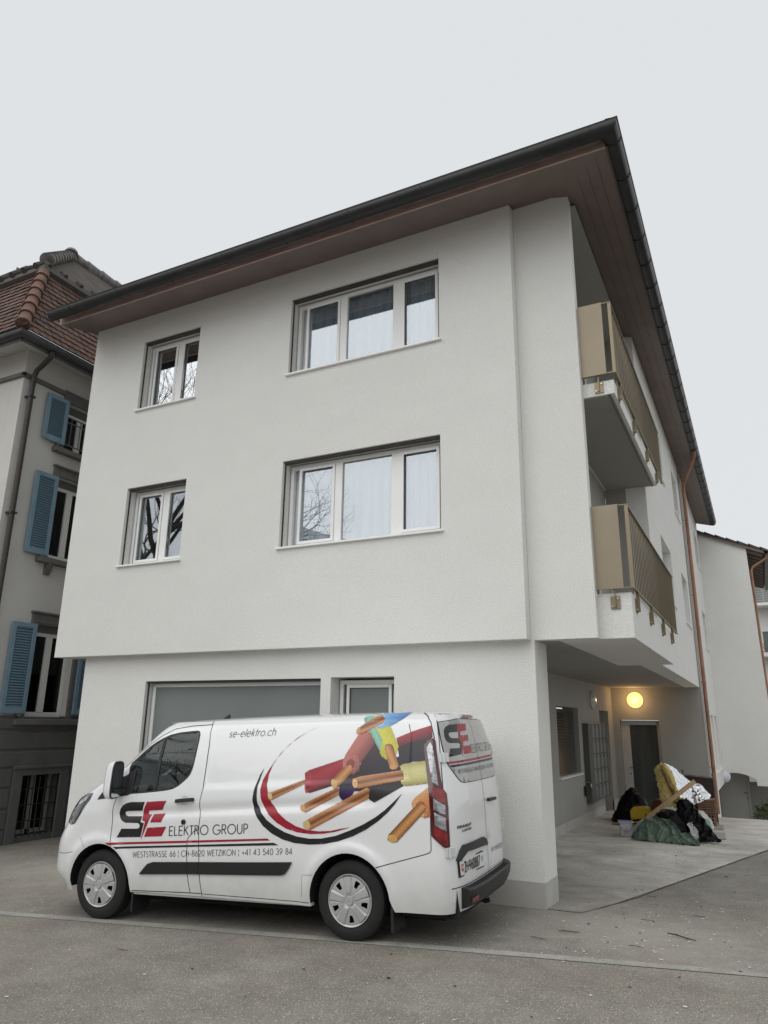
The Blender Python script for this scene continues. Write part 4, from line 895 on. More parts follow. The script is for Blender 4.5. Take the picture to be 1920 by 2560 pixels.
def bare_tree(name, label, base, H, seed, spread=1.0):
    rnd = random.Random(seed); t = thing(name, label, 'tree', base); qt, qc = MB(), MB()
    def grow(q, p, d, l, r_, dep):
        pts = [p]; rs = [r_]; n_ = 4
        for k in range(n_):
            d = (d+Vector((rnd.gauss(0,.16),rnd.gauss(0,.16),rnd.gauss(.02,.10)))*(.15 if dep == 0 else 1)).normalized(); p = p+d*l/n_; pts.append(p); rs.append(r_*(1-.42*(k+1)/n_))
        q.tube(pts, rs, 8 if dep < 2 else 4, cap=False)
        if dep >= (6 if H > 15 else 5): return
        for k in range(4 if dep < 3 else 3 if dep < 5 else 2):
            a = rnd.random()*6.283; o_ = d.orthogonal().normalized(); o2 = d.cross(o_)
            sp = rnd.uniform(.45,.95)*spread
            nd = (d+(o_*math.cos(a)+o2*math.sin(a))*sp+Vector((0,0,.10))).normalized()
            grow(qc, pts[-1] if k else pts[-2], nd, l*rnd.uniform(.62,.82), rs[-1]*rnd.uniform(.6,.85), dep+1)
    grow(qt, Vector(base), Vector((0,0,1)), H*.26, H*.022, 0)
    BK_ = mat('tree_bark', (.060,.052,.043), .95, var=.3, vs=8, bump=.5, bs=20)
    qt.build('trunk', BK_, t, smooth=True, recalc=False); qc.build('crown', BK_, t, smooth=True, recalc=False)
bare_tree('bare_tree', 'large bare street tree across the road, mirrored in the small windows', (-16.4,-9.0,-.15), 20.5, 3, 1.05)
bare_tree('bare_tree', 'smaller bare tree across the road, mirrored in the large lower window', (-9.0,-13.5,0.0), 10, 11)
op = thing('house', 'plain pale house across the street, seen only as a reflection', 'house', (-6,-34,0))
b = MB(); b.wall(-26, 12, -.2, 6.2, [(x,x+1.3,z,z+1.5) for x in range(-24,12,4) for z in (1.0,3.9)], .3, lambda a,d,z:(a,-30+d,z)); b.box(-26,12,-42,-30.31,-.2,6.2); b.build('wall', mat('opposite_render', (.40,.385,.35), .9), op)
one('roof', TIL, op, lambda q: q.add([(-27,-29.2,6.0),(13,-29.2,6.0),(13,-36,9.2),(-27,-36,9.2),(13,-43,6),(-27,-43,6)], [(0,1,2,3),(3,2,4,5),(0,3,5),(1,4,2)]))
for x in range(-24,12,4):
    for z in (1.0,3.9): bx('window', VG, op, x,x+1.3,-30.28,-30.2,z,z+1.5)
F = {
 'SE_S':[(0.556,1.159),(0.372,1.155),(0.309,1.142),(0.264,1.118),(0.239,1.081),(0.226,1.039),(0.243,0.998),(0.277,0.969),(0.32,0.952),(0.481,0.952),(0.51,0.944),(0.519,0.923),(0.51,0.903),(0.486,0.896),(0.278,0.892),(0.224,0.805),(0.538,0.816),(0.568,0.954),(0.524,0.96),(0.535,1.016),(0.347,1.013),(0.317,1.022),(0.302,1.04),(0.308,1.058),(0.332,1.066),(0.528,1.072)],
 'SE_E':[(0.583,1.159),(0.837,1.173),(0.786,1.083),(0.614,1.074),(0.612,1.035),(0.658,1.036),(0.544,0.785),(0.582,0.968),(0.544,0.977),(0.539,1.061)],
 'SE_E2':[(0.682,1.039),(0.829,1.047),(0.789,0.964),(0.651,0.96)],
 'SE_E3':[(0.62,0.908),(0.862,0.923),(0.81,0.831),(0.584,0.82)],
 'stripe_r':[(0.081,0.75),(0.132,0.731),(1.856,0.811),(1.856,0.833)],
 'stripe_r2':[(1.671,0.804),(2.105,0.825),(2.078,0.842),(1.67,0.826)],
 'stripe_b':[(0.201,0.713),(0.239,0.696),(1.858,0.77),(1.857,0.789)],
 'stripe_b2':[(1.673,0.768),(2.203,0.786),(2.146,0.806),(1.672,0.787)],
 'mould':[(0.543,0.464),(0.651,0.564),(0.713,0.582),(1.143,0.598),(1.861,0.624),(1.859,0.512),(1.142,0.49)],
 'mould2':[(1.677,0.618),(2.351,0.643),(2.272,0.534),(2.232,0.523),(1.674,0.499)],
 'sail':[(-0.097,1.175),(-0.072,1.214),(0.011,1.312),(0.111,1.346),(0.372,1.493),(0.369,1.244),(0.31,1.22),(0.152,1.203)],
 'glass':[(0.291,1.262),(0.278,1.395),(0.264,1.543),(0.308,1.574),(0.455,1.701),(0.596,1.786),(0.767,1.851),(1.061,1.872),(1.101,1.863),(1.126,1.815),(1.121,1.572),(1.1,1.441),(1.05,1.382),(0.93,1.294),(0.796,1.266),(0.339,1.232),(0.308,1.24)],
 'glass_in':[(0.347,1.268),(0.308,1.371),(0.294,1.531),(0.333,1.567),(0.48,1.69),(0.617,1.773),(0.782,1.835),(1.06,1.857),(1.09,1.85),(1.109,1.815),(1.104,1.578),(1.083,1.45),(1.036,1.394),(0.918,1.314),(0.784,1.285),(0.392,1.25)],
 'divider':[(0.649,1.8),(0.68,1.805),(0.682,1.281),(0.636,1.275)],
 'headlight':[(-0.293,1.207),(-0.178,1.239),(-0.2,1.174),(-0.257,1.112),(-0.311,1.025),(-0.382,0.931),(-0.449,0.915)],
 'lampA':[(-0.537,0.934),(-0.457,1.109),(-0.368,1.084),(-0.405,0.997),(-0.431,0.935)],
 'lampB':[(-0.441,1.128),(-0.348,1.179),(-0.218,1.212),(-0.256,1.167),(-0.329,1.128)],
 'door_f':[(0.172,1.207),(0.144,1.128),(0.134,1.056),(0.148,0.96),(0.144,0.83),(0.161,0.714)],
 'door_r':[(1.193,1.961),(1.234,1.912),(1.265,1.726),(1.274,1.523),(1.274,1.289),(1.257,1.186),(1.253,1.105),(1.275,1.026),(1.268,0.936),(1.174,0.854),(1.139,0.82),(1.132,0.775),(1.142,0.483),(1.155,0.395),(1.173,0.315)],
 'slide_f':[(1.268,0.936),(1.273,0.801),(1.287,0.579),(1.289,0.445),(1.303,0.357),(1.317,0.291)],
 'door_top':[(1.22,1.927),(0.967,1.919),(0.761,1.893),(0.628,1.832),(0.486,1.746),(0.306,1.616),(0.199,1.505)],
 'door_bot':[(0.447,0.301),(1.173,0.314),(1.318,0.314)],
 'sill_line':[(1.667,0.315),(2.559,0.327)],
 'rear_gap':[(3.519,1.867),(3.553,1.761),(3.572,1.642),(3.579,1.535)],
 'bump_gap':[(3.766,1.277),(3.756,0.789),(3.742,0.769),(3.696,0.753),(3.221,0.63)],
 'corner_gap':[(3.623,1.972),(3.687,1.941),(3.736,1.878),(3.782,1.734)],
 'fuel':[(2.575,0.542),(2.455,0.535),(2.446,0.343)],
 'bumper_front':[(-0.63,0.62),(-0.471,0.629),(-0.356,0.65)],
 'bf2':[(-0.284,0.795),(-0.197,0.704)],
 'handle':[(0.952,1.183),(1.184,1.202),(1.189,1.171),(0.956,1.154)],
 'lock':[(1.076,0.972)],
 'hcup':[(1.059,1.178)],
 't_elektro':[(0.901,0.839),(0.894,0.926)],
 't_elektro_e':[(1.847,0.882)],
 't_addr':[(0.453,0.619),(0.454,0.671)],
 't_addr_e':[(2.35,0.708)],
 't_url':[(1.486,1.792),(1.476,1.853)],
 't_url_e':[(2.05,1.797)],
 'sw_red':[(2.56,1.87),(2.439,1.832),(2.313,1.765),(2.192,1.663),(2.097,1.556),(2.027,1.459),(1.976,1.369),(1.965,1.28),(1.981,1.202),(2.017,1.125),(2.091,1.05),(2.176,0.987),(2.284,0.935),(2.404,0.906),(2.547,0.893),(2.689,0.9),(2.815,0.92),(2.903,0.943),(2.972,0.962),(2.866,0.947),(2.765,0.926),(2.637,0.919),(2.508,0.929),(2.39,0.959),(2.283,1.01),(2.184,1.079),(2.105,1.159),(2.06,1.247),(2.031,1.336),(2.039,1.425),(2.075,1.516),(2.144,1.618),(2.24,1.709),(2.352,1.782),(2.451,1.838)],
 'sw_blk':[(1.978,1.485),(1.94,1.426),(1.909,1.347),(1.89,1.269),(1.884,1.191),(1.902,1.102),(1.956,1.026),(2.027,0.951),(2.124,0.888),(2.246,0.838),(2.379,0.81),(2.535,0.801),(2.689,0.81),(2.842,0.838),(2.99,0.883),(3.125,0.943),(3.248,1.017),(3.344,1.09),(3.416,1.162),(3.487,1.257),(3.403,1.183),(3.32,1.115),(3.224,1.052),(3.102,0.989),(2.965,0.934),(2.815,0.884),(2.663,0.857),(2.535,0.853),(2.404,0.868),(2.271,0.902),(2.163,0.949),(2.067,1.006),(1.992,1.076),(1.94,1.157),(1.928,1.247),(1.929,1.324),(1.95,1.403)],
 'w_dark':[(2.864,1.433),(3.039,1.486),(3.1,1.671),(3.153,1.77),(3.272,1.571),(3.336,1.538),(3.439,1.579),(3.413,1.693),(3.545,1.734),(3.76,1.757),(3.72,1.534),(3.583,1.53),(3.455,1.494),(3.494,1.327),(3.353,1.264),(3.208,1.175),(3.157,1.201),(3.107,1.274),(2.994,1.273),(2.88,1.182),(2.84,1.305)],
 'w_redband':[(3.402,1.743),(3.54,1.794),(3.745,1.85),(3.766,1.74),(3.547,1.701),(3.427,1.666)],
 'w1i':[(2.449,1.435),(2.493,1.462),(2.859,1.564),(2.89,1.433),(2.761,1.32),(2.532,1.257),(2.498,1.26),(2.463,1.347)],
 'w1c':[(2.456,1.376),(2.472,1.34),(2.106,1.19),(2.064,1.198),(2.066,1.253),(2.099,1.264)],
 'w7i':[(2.838,1.321),(2.991,1.326),(3.012,1.294),(2.982,1.241),(2.88,1.182),(2.843,1.23)],
 'w7c':[(2.432,1.124),(2.467,1.162),(2.789,1.294),(2.846,1.299),(2.837,1.241),(2.491,1.08),(2.427,1.114)],
 'w2i':[(2.85,1.526),(2.876,1.597),(3.008,1.801),(3.123,1.81),(3.181,1.692),(3.043,1.519),(3.042,1.454),(2.981,1.417),(2.948,1.433),(2.95,1.487),(2.872,1.493)],
 'w2c':[(2.942,1.509),(2.972,1.449),(2.827,1.305),(2.79,1.288),(2.748,1.347),(2.758,1.385),(2.873,1.487)],
 'w3g':[(3.177,1.837),(3.263,1.723),(3.256,1.619),(3.227,1.642),(3.021,1.939)],
 'w3y':[(3.242,1.869),(3.327,1.855),(3.433,1.666),(3.396,1.58),(3.311,1.549),(3.259,1.581),(3.238,1.614),(3.26,1.723),(3.166,1.86)],
 'w3c':[(3.285,1.657),(3.326,1.689),(3.378,1.661),(3.443,1.494),(3.414,1.462),(3.352,1.468)],
 'w4i':[(3.104,1.942),(3.502,1.984),(3.445,1.92),(3.344,1.866),(3.235,1.83),(3.169,1.846)],
 'w4c':[(3.11,1.924),(3.181,1.969),(3.258,1.926),(3.258,1.891),(3.036,1.786),(2.983,1.794),(2.971,1.825),(3.016,1.864)],
 'w6i':[(3.156,1.274),(3.168,1.295),(3.47,1.342),(3.501,1.322),(3.208,1.175),(3.17,1.211)],
 'w6c':[(2.468,0.992),(2.546,1.036),(3.13,1.305),(3.162,1.29),(3.151,1.211),(2.547,0.928),(2.482,0.95)],
 'w5i':[(3.449,1.489),(3.485,1.51),(3.706,1.537),(3.738,1.343),(3.519,1.319),(3.48,1.337),(3.496,1.389),(3.487,1.452)],
 'w5c':[(2.971,1.379),(3.045,1.402),(3.481,1.457),(3.502,1.373),(3.043,1.297),(2.991,1.321)],
 'w8i':[(3.581,1.174),(3.604,1.215),(3.743,1.312),(3.768,1.066),(3.696,1.05),(3.709,1.105),(3.721,1.145),(3.663,1.17),(3.593,1.134)],
 'w8c':[(3.593,1.129),(3.657,1.175),(3.721,1.145),(3.709,1.105),(3.434,0.849),(3.387,0.841),(3.34,0.862),(3.353,0.907)],
 'tail':[(3.691,1.672),(3.713,1.709),(3.777,1.735),(3.791,1.707),(3.817,1.553),(3.847,1.376),(3.861,1.299),(3.89,1.252),(3.901,1.131),(3.904,0.808),(3.864,0.811),(3.827,0.849),(3.767,0.907),(3.766,1.066),(3.743,1.317),(3.715,1.513)],
 'tl_clear1':[(3.718,1.65),(3.748,1.698),(3.77,1.66),(3.799,1.512),(3.83,1.321),(3.776,1.356)],
 'tl_red':[(3.783,1.312),(3.83,1.296),(3.859,1.285),(3.881,1.248),(3.883,1.163),(3.784,1.226)],
 'tl_clear2':[(3.79,1.218),(3.88,1.155),(3.881,1.078),(3.792,1.121)],
 'tl_clear3':[(3.797,1.101),(3.882,1.053),(3.884,0.939),(3.802,0.997)],
 'tl_red2':[(3.797,0.992),(3.885,0.929),(3.893,0.825),(3.864,0.828),(3.788,0.918)],
 'hinge1':[(3.817,1.603),(3.859,1.598),(3.868,1.524),(3.828,1.521)],
 'hinge2':[(3.885,0.808),(3.918,0.798),(3.919,0.727),(3.884,0.724)],
 'bump_white_edge':[(3.898,0.446),(3.946,0.413),(3.942,0.356),(3.927,0.295)],
 'refl':[(3.951,0.385),(3.974,0.378),(3.972,0.34),(3.951,0.351)],
 'parkdot':[(3.929,0.385)],
 'fueldoor':[(3.357,0.555),(3.702,0.568),(3.637,0.6),(3.452,0.582)],
 'R_rwin':[(0.927,1.91),(0.927,1.788),(0.921,1.679),(0.907,1.593),(0.882,1.507),(0.8,1.43),(0.708,1.362),(0.645,1.335),(0.537,1.325),(0.035,1.324),(-0.358,1.338),(-0.497,1.355),(-0.587,1.4),(-0.706,1.56)],
 'R_gap':[(-0.034,1.933),(0.022,1.745),(-0.005,1.555),(0.035,1.324),(-0.011,1.195),(-0.026,0.968),(0.014,0.751),(0.113,0.463)],
 'R_brake':[(0.308,1.964),(-0.397,1.941),(0.409,1.926)],
 'R_RS':[(0.525,1.862),(0.756,1.855),(0.836,1.836),(0.873,1.803),(0.879,1.748),(0.858,1.704),(0.811,1.687),(0.602,1.683),(0.563,1.671),(0.581,1.644),(0.609,1.637),(0.814,1.638),(0.853,1.564),(0.567,1.58),(0.517,1.687),(0.541,1.727),(0.746,1.73),(0.785,1.741),(0.803,1.764),(0.791,1.777),(0.748,1.785),(0.567,1.786)],
 'R_RE':[(0.517,1.862),(0.2,1.865),(0.256,1.8),(0.484,1.789),(0.502,1.755),(0.409,1.754),(0.547,1.549),(0.538,1.702),(0.593,1.711)],
 'R_RE2':[(0.378,1.754),(0.22,1.758),(0.255,1.7),(0.451,1.699)],
 'R_RE3':[(0.473,1.653),(0.199,1.655),(0.225,1.584),(0.496,1.578)],
 'R_Rst_r':[(0.888,1.52),(0.874,1.502),(-0.663,1.529),(-0.683,1.55)],
 'R_Rst_b':[(0.853,1.49),(0.837,1.472),(-0.64,1.492),(-0.662,1.517)],
 'R_t_eg':[(0.202,1.584),(0.155,1.662),(-0.664,1.596)],
 'R_t_ad':[(0.715,1.41),(0.715,1.445),(-0.564,1.414)],
 'R_t_se':[(-0.141,0.632),(-0.131,0.683),(-0.501,0.615)],
 'R_t_tr':[(0.822,0.948),(0.82,0.97),(0.499,0.945)],
 'R_t_cu':[(0.722,0.914),(0.719,0.932),(0.506,0.914)],
 'R_garn':[(0.869,0.709),(0.814,0.76),(0.755,0.803),(0.16,0.793),(0.033,0.731),(0.069,0.717),(0.135,0.723),(0.676,0.742),(0.821,0.704)],
 'R_plate':[(0.833,0.676),(0.233,0.683),(0.231,0.561),(0.824,0.563)],
 'R_frame':[(0.845,0.684),(0.214,0.688),(0.216,0.551),(0.831,0.551)],
 'R_handle':[(-0.156,1.144),(-0.436,1.138),(-0.428,1.096),(-0.154,1.102)],
 'R_t_pl':[(0.781,0.586),(0.775,0.651),(0.332,0.586)],
 'R_shield':[(0.808,0.646),(0.776,0.649),(0.782,0.603),(0.803,0.596)],
 'R_hinge3':[(-0.722,1.643),(-0.653,1.564)],
 'R_hinge4':[(-0.66,0.854),(-0.65,0.774)],
 'R_bump_top':[(0.933,0.446),(0.404,0.489),(-0.461,0.486),(0.163,0.345),(0.809,0.356)],
}
EN = {'e1':[(2.529,1.352),(2.528,1.317),(2.52,1.287),(2.509,1.266),(2.497,1.255),(2.485,1.256),(2.475,1.269),(2.467,1.293),(2.463,1.325),(2.458,1.359),(2.462,1.394),(2.47,1.425),(2.481,1.447),(2.493,1.458),(2.505,1.457),(2.516,1.443),(2.523,1.419),(2.527,1.387)],'e2':[(3.03,1.488),(3.015,1.463),(2.993,1.443),(2.964,1.432),(2.933,1.431),(2.904,1.44),(2.88,1.458),(2.864,1.483),(2.857,1.511),(2.862,1.54),(2.876,1.566),(2.899,1.586),(2.928,1.597),(2.959,1.597),(2.988,1.588),(3.012,1.57),(3.028,1.545),(3.035,1.517)],'e2i':[(2.982,1.501),(2.974,1.487),(2.962,1.475),(2.947,1.469),(2.932,1.468),(2.917,1.472),(2.905,1.482),(2.898,1.495),(2.895,1.511),(2.898,1.527),(2.905,1.542),(2.917,1.553),(2.932,1.56),(2.948,1.561),(2.963,1.556),(2.974,1.546),(2.982,1.533),(2.985,1.517)],'e3':[(3.413,1.619),(3.402,1.603),(3.382,1.591),(3.356,1.587),(3.328,1.589),(3.3,1.598),(3.275,1.613),(3.258,1.632),(3.249,1.652),(3.25,1.672),(3.261,1.689),(3.28,1.7),(3.306,1.705),(3.335,1.702),(3.364,1.693),(3.388,1.678),(3.406,1.659),(3.414,1.639)],'e3i':[(3.375,1.655),(3.371,1.645),(3.363,1.637),(3.351,1.632),(3.337,1.631),(3.322,1.633),(3.309,1.639),(3.298,1.648),(3.292,1.658),(3.291,1.669),(3.295,1.679),(3.303,1.687),(3.315,1.691),(3.329,1.693),(3.344,1.69),(3.357,1.684),(3.368,1.676),(3.374,1.665)],'e4':[(3.261,1.899),(3.254,1.876),(3.244,1.858),(3.231,1.846),(3.217,1.841),(3.202,1.845),(3.19,1.856),(3.18,1.874),(3.178,1.896),(3.173,1.92),(3.167,1.944),(3.161,1.964),(3.157,1.978),(3.165,1.983),(3.185,1.979),(3.215,1.965),(3.24,1.946),(3.256,1.923)],'e5':[(3.509,1.409),(3.511,1.383),(3.509,1.36),(3.503,1.343),(3.496,1.334),(3.488,1.334),(3.479,1.343),(3.472,1.36),(3.465,1.383),(3.461,1.41),(3.461,1.436),(3.465,1.459),(3.47,1.477),(3.478,1.486),(3.486,1.486),(3.495,1.477),(3.502,1.459),(3.507,1.436)],'e8':[(3.715,1.16),(3.729,1.137),(3.736,1.112),(3.734,1.09),(3.724,1.073),(3.707,1.062),(3.684,1.06),(3.66,1.066),(3.636,1.079),(3.615,1.099),(3.601,1.123),(3.594,1.147),(3.595,1.17),(3.605,1.187),(3.622,1.198),(3.645,1.2),(3.67,1.194),(3.694,1.18)],'e8i':[(3.71,1.173),(3.718,1.16),(3.72,1.145),(3.716,1.131),(3.707,1.119),(3.694,1.111),(3.678,1.107),(3.662,1.109),(3.646,1.115),(3.634,1.126),(3.626,1.14),(3.624,1.155),(3.628,1.169),(3.637,1.181),(3.65,1.189),(3.666,1.193),(3.683,1.191),(3.698,1.184)],'c1':[(2.107,1.233),(2.111,1.22),(2.111,1.208),(2.108,1.199),(2.102,1.193),(2.095,1.191),(2.086,1.194),(2.077,1.2),(2.069,1.21),(2.062,1.223),(2.058,1.235),(2.057,1.247),(2.059,1.256),(2.064,1.262),(2.072,1.264),(2.081,1.261),(2.091,1.255),(2.1,1.245)],'c2':[(2.813,1.343),(2.815,1.329),(2.814,1.315),(2.809,1.304),(2.8,1.298),(2.79,1.296),(2.779,1.3),(2.768,1.308),(2.759,1.32),(2.753,1.334),(2.75,1.349),(2.747,1.362),(2.752,1.373),(2.76,1.379),(2.771,1.381),(2.782,1.377),(2.793,1.369),(2.805,1.357)],'c5':[(3.032,1.342),(3.033,1.329),(3.031,1.317),(3.026,1.308),(3.018,1.302),(3.009,1.301),(2.999,1.305),(2.99,1.312),(2.982,1.323),(2.978,1.336),(2.976,1.349),(2.977,1.361),(2.98,1.37),(2.987,1.375),(2.996,1.376),(3.006,1.373),(3.018,1.365),(3.027,1.355)],'c6':[(2.546,0.978),(2.547,0.965),(2.543,0.952),(2.534,0.942),(2.523,0.936),(2.509,0.934),(2.496,0.936),(2.484,0.943),(2.474,0.953),(2.469,0.965),(2.469,0.979),(2.473,0.991),(2.481,1.001),(2.493,1.008),(2.506,1.01),(2.52,1.007),(2.532,1.001),(2.541,0.99)],'c7':[(2.478,1.125),(2.483,1.114),(2.484,1.104),(2.481,1.096),(2.475,1.091),(2.466,1.089),(2.457,1.09),(2.447,1.095),(2.437,1.103),(2.43,1.113),(2.425,1.124),(2.424,1.134),(2.427,1.142),(2.433,1.148),(2.442,1.15),(2.452,1.148),(2.461,1.143),(2.471,1.135)],'c3':[(3.414,1.486),(3.413,1.477),(3.407,1.469),(3.399,1.464),(3.389,1.461),(3.378,1.461),(3.367,1.464),(3.359,1.47),(3.353,1.477),(3.35,1.486),(3.352,1.495),(3.357,1.502),(3.365,1.508),(3.375,1.511),(3.387,1.511),(3.397,1.508),(3.406,1.502),(3.412,1.494)],'c4':[(3.01,1.815),(3.005,1.804),(2.999,1.796),(2.992,1.791),(2.985,1.789),(2.978,1.791),(2.973,1.797),(2.97,1.806),(2.969,1.816),(2.971,1.827),(2.975,1.838),(2.98,1.846),(2.987,1.852),(2.994,1.854),(3.001,1.851),(3.007,1.846),(3.01,1.837),(3.011,1.826)],'c8':[(3.434,0.864),(3.427,0.854),(3.415,0.847),(3.401,0.844),(3.386,0.844),(3.371,0.848),(3.359,0.856),(3.351,0.866),(3.348,0.877),(3.35,0.888),(3.358,0.898),(3.369,0.905),(3.383,0.909),(3.399,0.908),(3.413,0.904),(3.425,0.897),(3.433,0.887),(3.436,0.875)]}
# ------------------------------------------------------------------ delivery van
van = thing('delivery_van', 'white delivery van with electrician lettering and a printed picture of cut cables', 'van', (0,0,0))
VU = Vector((0.99673889,0.07008707,0.03999229)); VV = Vector((0.07014319,-0.99753693,0.)); VW = Vector((-0.03989379,-0.00280519,0.99919999))
van.matrix_world = Matrix.Translation((-4.12866666,-1.37309385,0.15501264)) @ Matrix((VU, -VV, VW)).transposed().to_4x4()
WL[van] = Vector()
def sidemap(u, z, off=0.):
    L_ = Lside(u,z)
    if off:
        e = .004; a = (Lside(u+e,z)-Lside(u-e,z))/(2*e); c = (Lside(u,z+e)-Lside(u,z-e))/(2*e)
        n = Vector((-a,1,-c)).normalized()*off; return (u+n.x, -(L_+n.y), z+n.z)
    return (u, -L_, z)
def sideR(u, z, off=0.):
    x, y, q = sidemap(u, z, off); return (x, -y, q)
def rearmap(lam, z, off=0.):
    u = urear(lam, z); return (u+off, -lam*wid(3.8,z), z)
def frontmap(lam, z, off=0.):
    u = ufront(lam, z); return (u-off, -lam*wid(-.4,z), z)
def dens(loop, st):
    o = []
    for i in range(len(loop)):
        a, c = loop[i], loop[(i+1)%len(loop)]; d = math.hypot(a[0]-c[0], a[1]-c[1]); n = max(1, int(math.ceil(d/st-1e-6)))
        o += [(a[0]+(c[0]-a[0])*k/n, a[1]+(c[1]-a[1])*k/n) for k in range(n)]
    return o
def inside(p, loops):
    r_ = False; x, y = p
    for l in loops:
        j = len(l)-1
        for i in range(len(l)):
            if (l[i][1] > y) != (l[j][1] > y) and x < (l[j][0]-l[i][0])*(y-l[i][1])/(l[j][1]-l[i][1])+l[i][0]: r_ = not r_
            j = i
    return r_
def smooth(loop, it=1):      # Chaikin
    for _ in range(it):
        o = []
        for i in range(len(loop)):
            a, c = loop[i], loop[(i+1)%len(loop)]; o += [(a[0]*.75+c[0]*.25, a[1]*.75+c[1]*.25), (a[0]*.25+c[0]*.75, a[1]*.25+c[1]*.75)]
        loop = o
    return loop
def patch(q, loops, fm, st=.04, off=0., col=None):
    loops = [dens(l, st) for l in loops]; pts = []; ed = []
    for l in loops:
        k = len(pts); pts += l; ed += [(k+i, k+(i+1)%len(l)) for i in range(len(l))]
    nb = len(pts); xs = [p[0] for p in pts]; ys = [p[1] for p in pts]
    cell = {}
    for p in pts: cell.setdefault((int(p[0]//st), int(p[1]//st)), []).append(p)
    x = min(xs)+st*.5
    while x < max(xs):
        y = min(ys)+st*.5
        while y < max(ys):
            if inside((x,y), loops):
                ci, cj = int(x//st), int(y//st)
                if all((p[0]-x)**2+(p[1]-y)**2 > (.45*st)**2 for a in (-1,0,1) for c in (-1,0,1) for p in cell.get((ci+a,cj+c),())): pts.append((x,y))
            y += st
        x += st
    r_ = geometry.delaunay_2d_cdt([Vector(p) for p in pts], ed, [], 0, 1e-7)
    V2, Fc = r_[0], r_[2]; k = len(q.v)
    for p in V2:
        q.v.append(tuple(fm(p.x, p.y, off)))
        if col: q.col.append(col(p.x, p.y))
    for f in Fc:
        c = ((V2[f[0]].x+V2[f[1]].x+V2[f[2]].x)/3, (V2[f[0]].y+V2[f[1]].y+V2[f[2]].y)/3)
        if inside(c, loops): q.f.append(tuple(k+i for i in f))
def decal(name, m, loops, fm, off=.0032, st=.02, parent=None, col=None):
    q = MB()
    if col: q.col = []
    patch(q, loops, fm, st, off, col); return q.build(name, m, parent or van, smooth=True, recalc=False, ang=180)
def ribbon(line, w_):
    n = len(line); A, B = [], []
    for i in range(n):
        a, c = line[max(i-1,0)], line[min(i+1,n-1)]; dx, dy = c[0]-a[0], c[1]-a[1]; l = math.hypot(dx,dy) or 1
        ox, oy = -dy/l*w_/2, dx/l*w_/2; A.append((line[i][0]+ox, line[i][1]+oy)); B.append((line[i][0]-ox, line[i][1]-oy))
    return A+B[::-1]
PNT = mat('white_car_paint', (.81,.82,.825), .32, spec=.5, coat=.9)
n_ = PNT.node_tree.nodes; l_ = PNT.node_tree.links      # road film on the sills and arches
tc_ = n_.new('ShaderNodeTexCoord'); sz_ = n_.new('ShaderNodeSeparateXYZ'); nn_ = n_.new('ShaderNodeTexNoise'); nn_.inputs['Scale'].default_value = 7; nn_.inputs['Detail'].default_value = 6
l_.new(tc_.outputs['Object'], sz_.inputs[0]); l_.new(tc_.outputs['Object'], nn_.inputs['Vector'])
ma_ = n_.new('ShaderNodeMath'); ma_.operation = 'MULTIPLY_ADD'; ma_.inputs[1].default_value = .35; l_.new(nn_.outputs[0], ma_.inputs[0]); l_.new(sz_.outputs[2], ma_.inputs[2])
mr0 = n_.new('ShaderNodeMapRange'); mr0.inputs[1].default_value = .42; mr0.inputs[2].default_value = .78; mr0.inputs[3].default_value = .42; mr0.inputs[4].default_value = 0; l_.new(ma_.outputs[0], mr0.inputs[0])
mi_ = n_.new('ShaderNodeMixRGB'); mi_.inputs[1].default_value = (.81,.82,.825,1); mi_.inputs[2].default_value = (.36,.34,.30,1); l_.new(mr0.outputs[0], mi_.inputs[0]); l_.new(mi_.outputs[0], n_['Principled BSDF'].inputs['Base Color'])
BPL = mat('black_trim', (.018,.018,.019), .5, bump=.08, bs=140)
RUB = mat('tyre_rubber', (.014,.014,.014), .8, var=.2, vs=10, bump=.2, bs=60)
GAP = mat('panel_gap', (.012,.012,.012), .8)
BLK = mat('black_vinyl', (.012,.012,.013), .38)
CRM = mat('crimson_vinyl', (.34,.012,.030), .38)
TXT = mat('charcoal_vinyl', (.030,.030,.034), .45)
VGL = glassmat('tinted_car_glass', (.70,.77,.74), .05, rcol=(.9,.95,.95), blend=.18)
# body side outlines
zs_ = [.27+.03*i for i in range(int((1.96-.27)/.03)+1)]; zs_[-1] = 1.962
rearB = [(useamr(z), z) for z in zs_]
frontB = [(useamf(z), z) for z in zs_]
def arc(cx, cz, r_, a0, a1, n): return [(cx+r_*math.cos(R(a0+(a1-a0)*i/n)), cz+r_*math.sin(R(a0+(a1-a0)*i/n))) for i in range(n+1)]
archF = [(-.375,.262)]+arc(.012,.335,.405,176,4,22)+[(.435,.288)]
archR = [(2.535,.272)]+arc(2.935,.335,.405,176,4,22)+[(3.385,.27)]
outer = [frontB[0]]+archF+[(.6,.292),(1.3,.288),(2.0,.28)]+archR+rearB+frontB[::-1][:-1]
glassL = smooth([p for p in F['glass']], 1)
def bodyside(q, fm): patch(q, [outer, glassL], fm, .027)
body = MB(); bodyside(body, sidemap); bodyside(body, sideR)
wsz0, wsz1 = 1.345, 1.93
rl = [(LR*(-1+2*i/24), zs_[0]) for i in range(24)]+[(LR, z) for z in zs_]+[(LR*(1-2*i/24), zs_[-1]) for i in range(1,24)]+[(-LR, z) for z in zs_[::-1]]
patch(body, [rl], rearmap, .05)
fl_ = [(LF*(-1+2*i/20), zs_[0]) for i in range(20)]+[(LF, z) for z in zs_]+[(LF*(1-2*i/20), zs_[-1]) for i in range(1,20)]+[(-LF, z) for z in zs_[::-1]]
wsl = [(-.66,wsz0+.02),(0,wsz0),(.66,wsz0+.02),(.66,wsz1-.03),(.3,wsz1),(-.3,wsz1),(-.66,wsz1-.03)]
patch(body, [fl_, wsl], frontmap, .05)
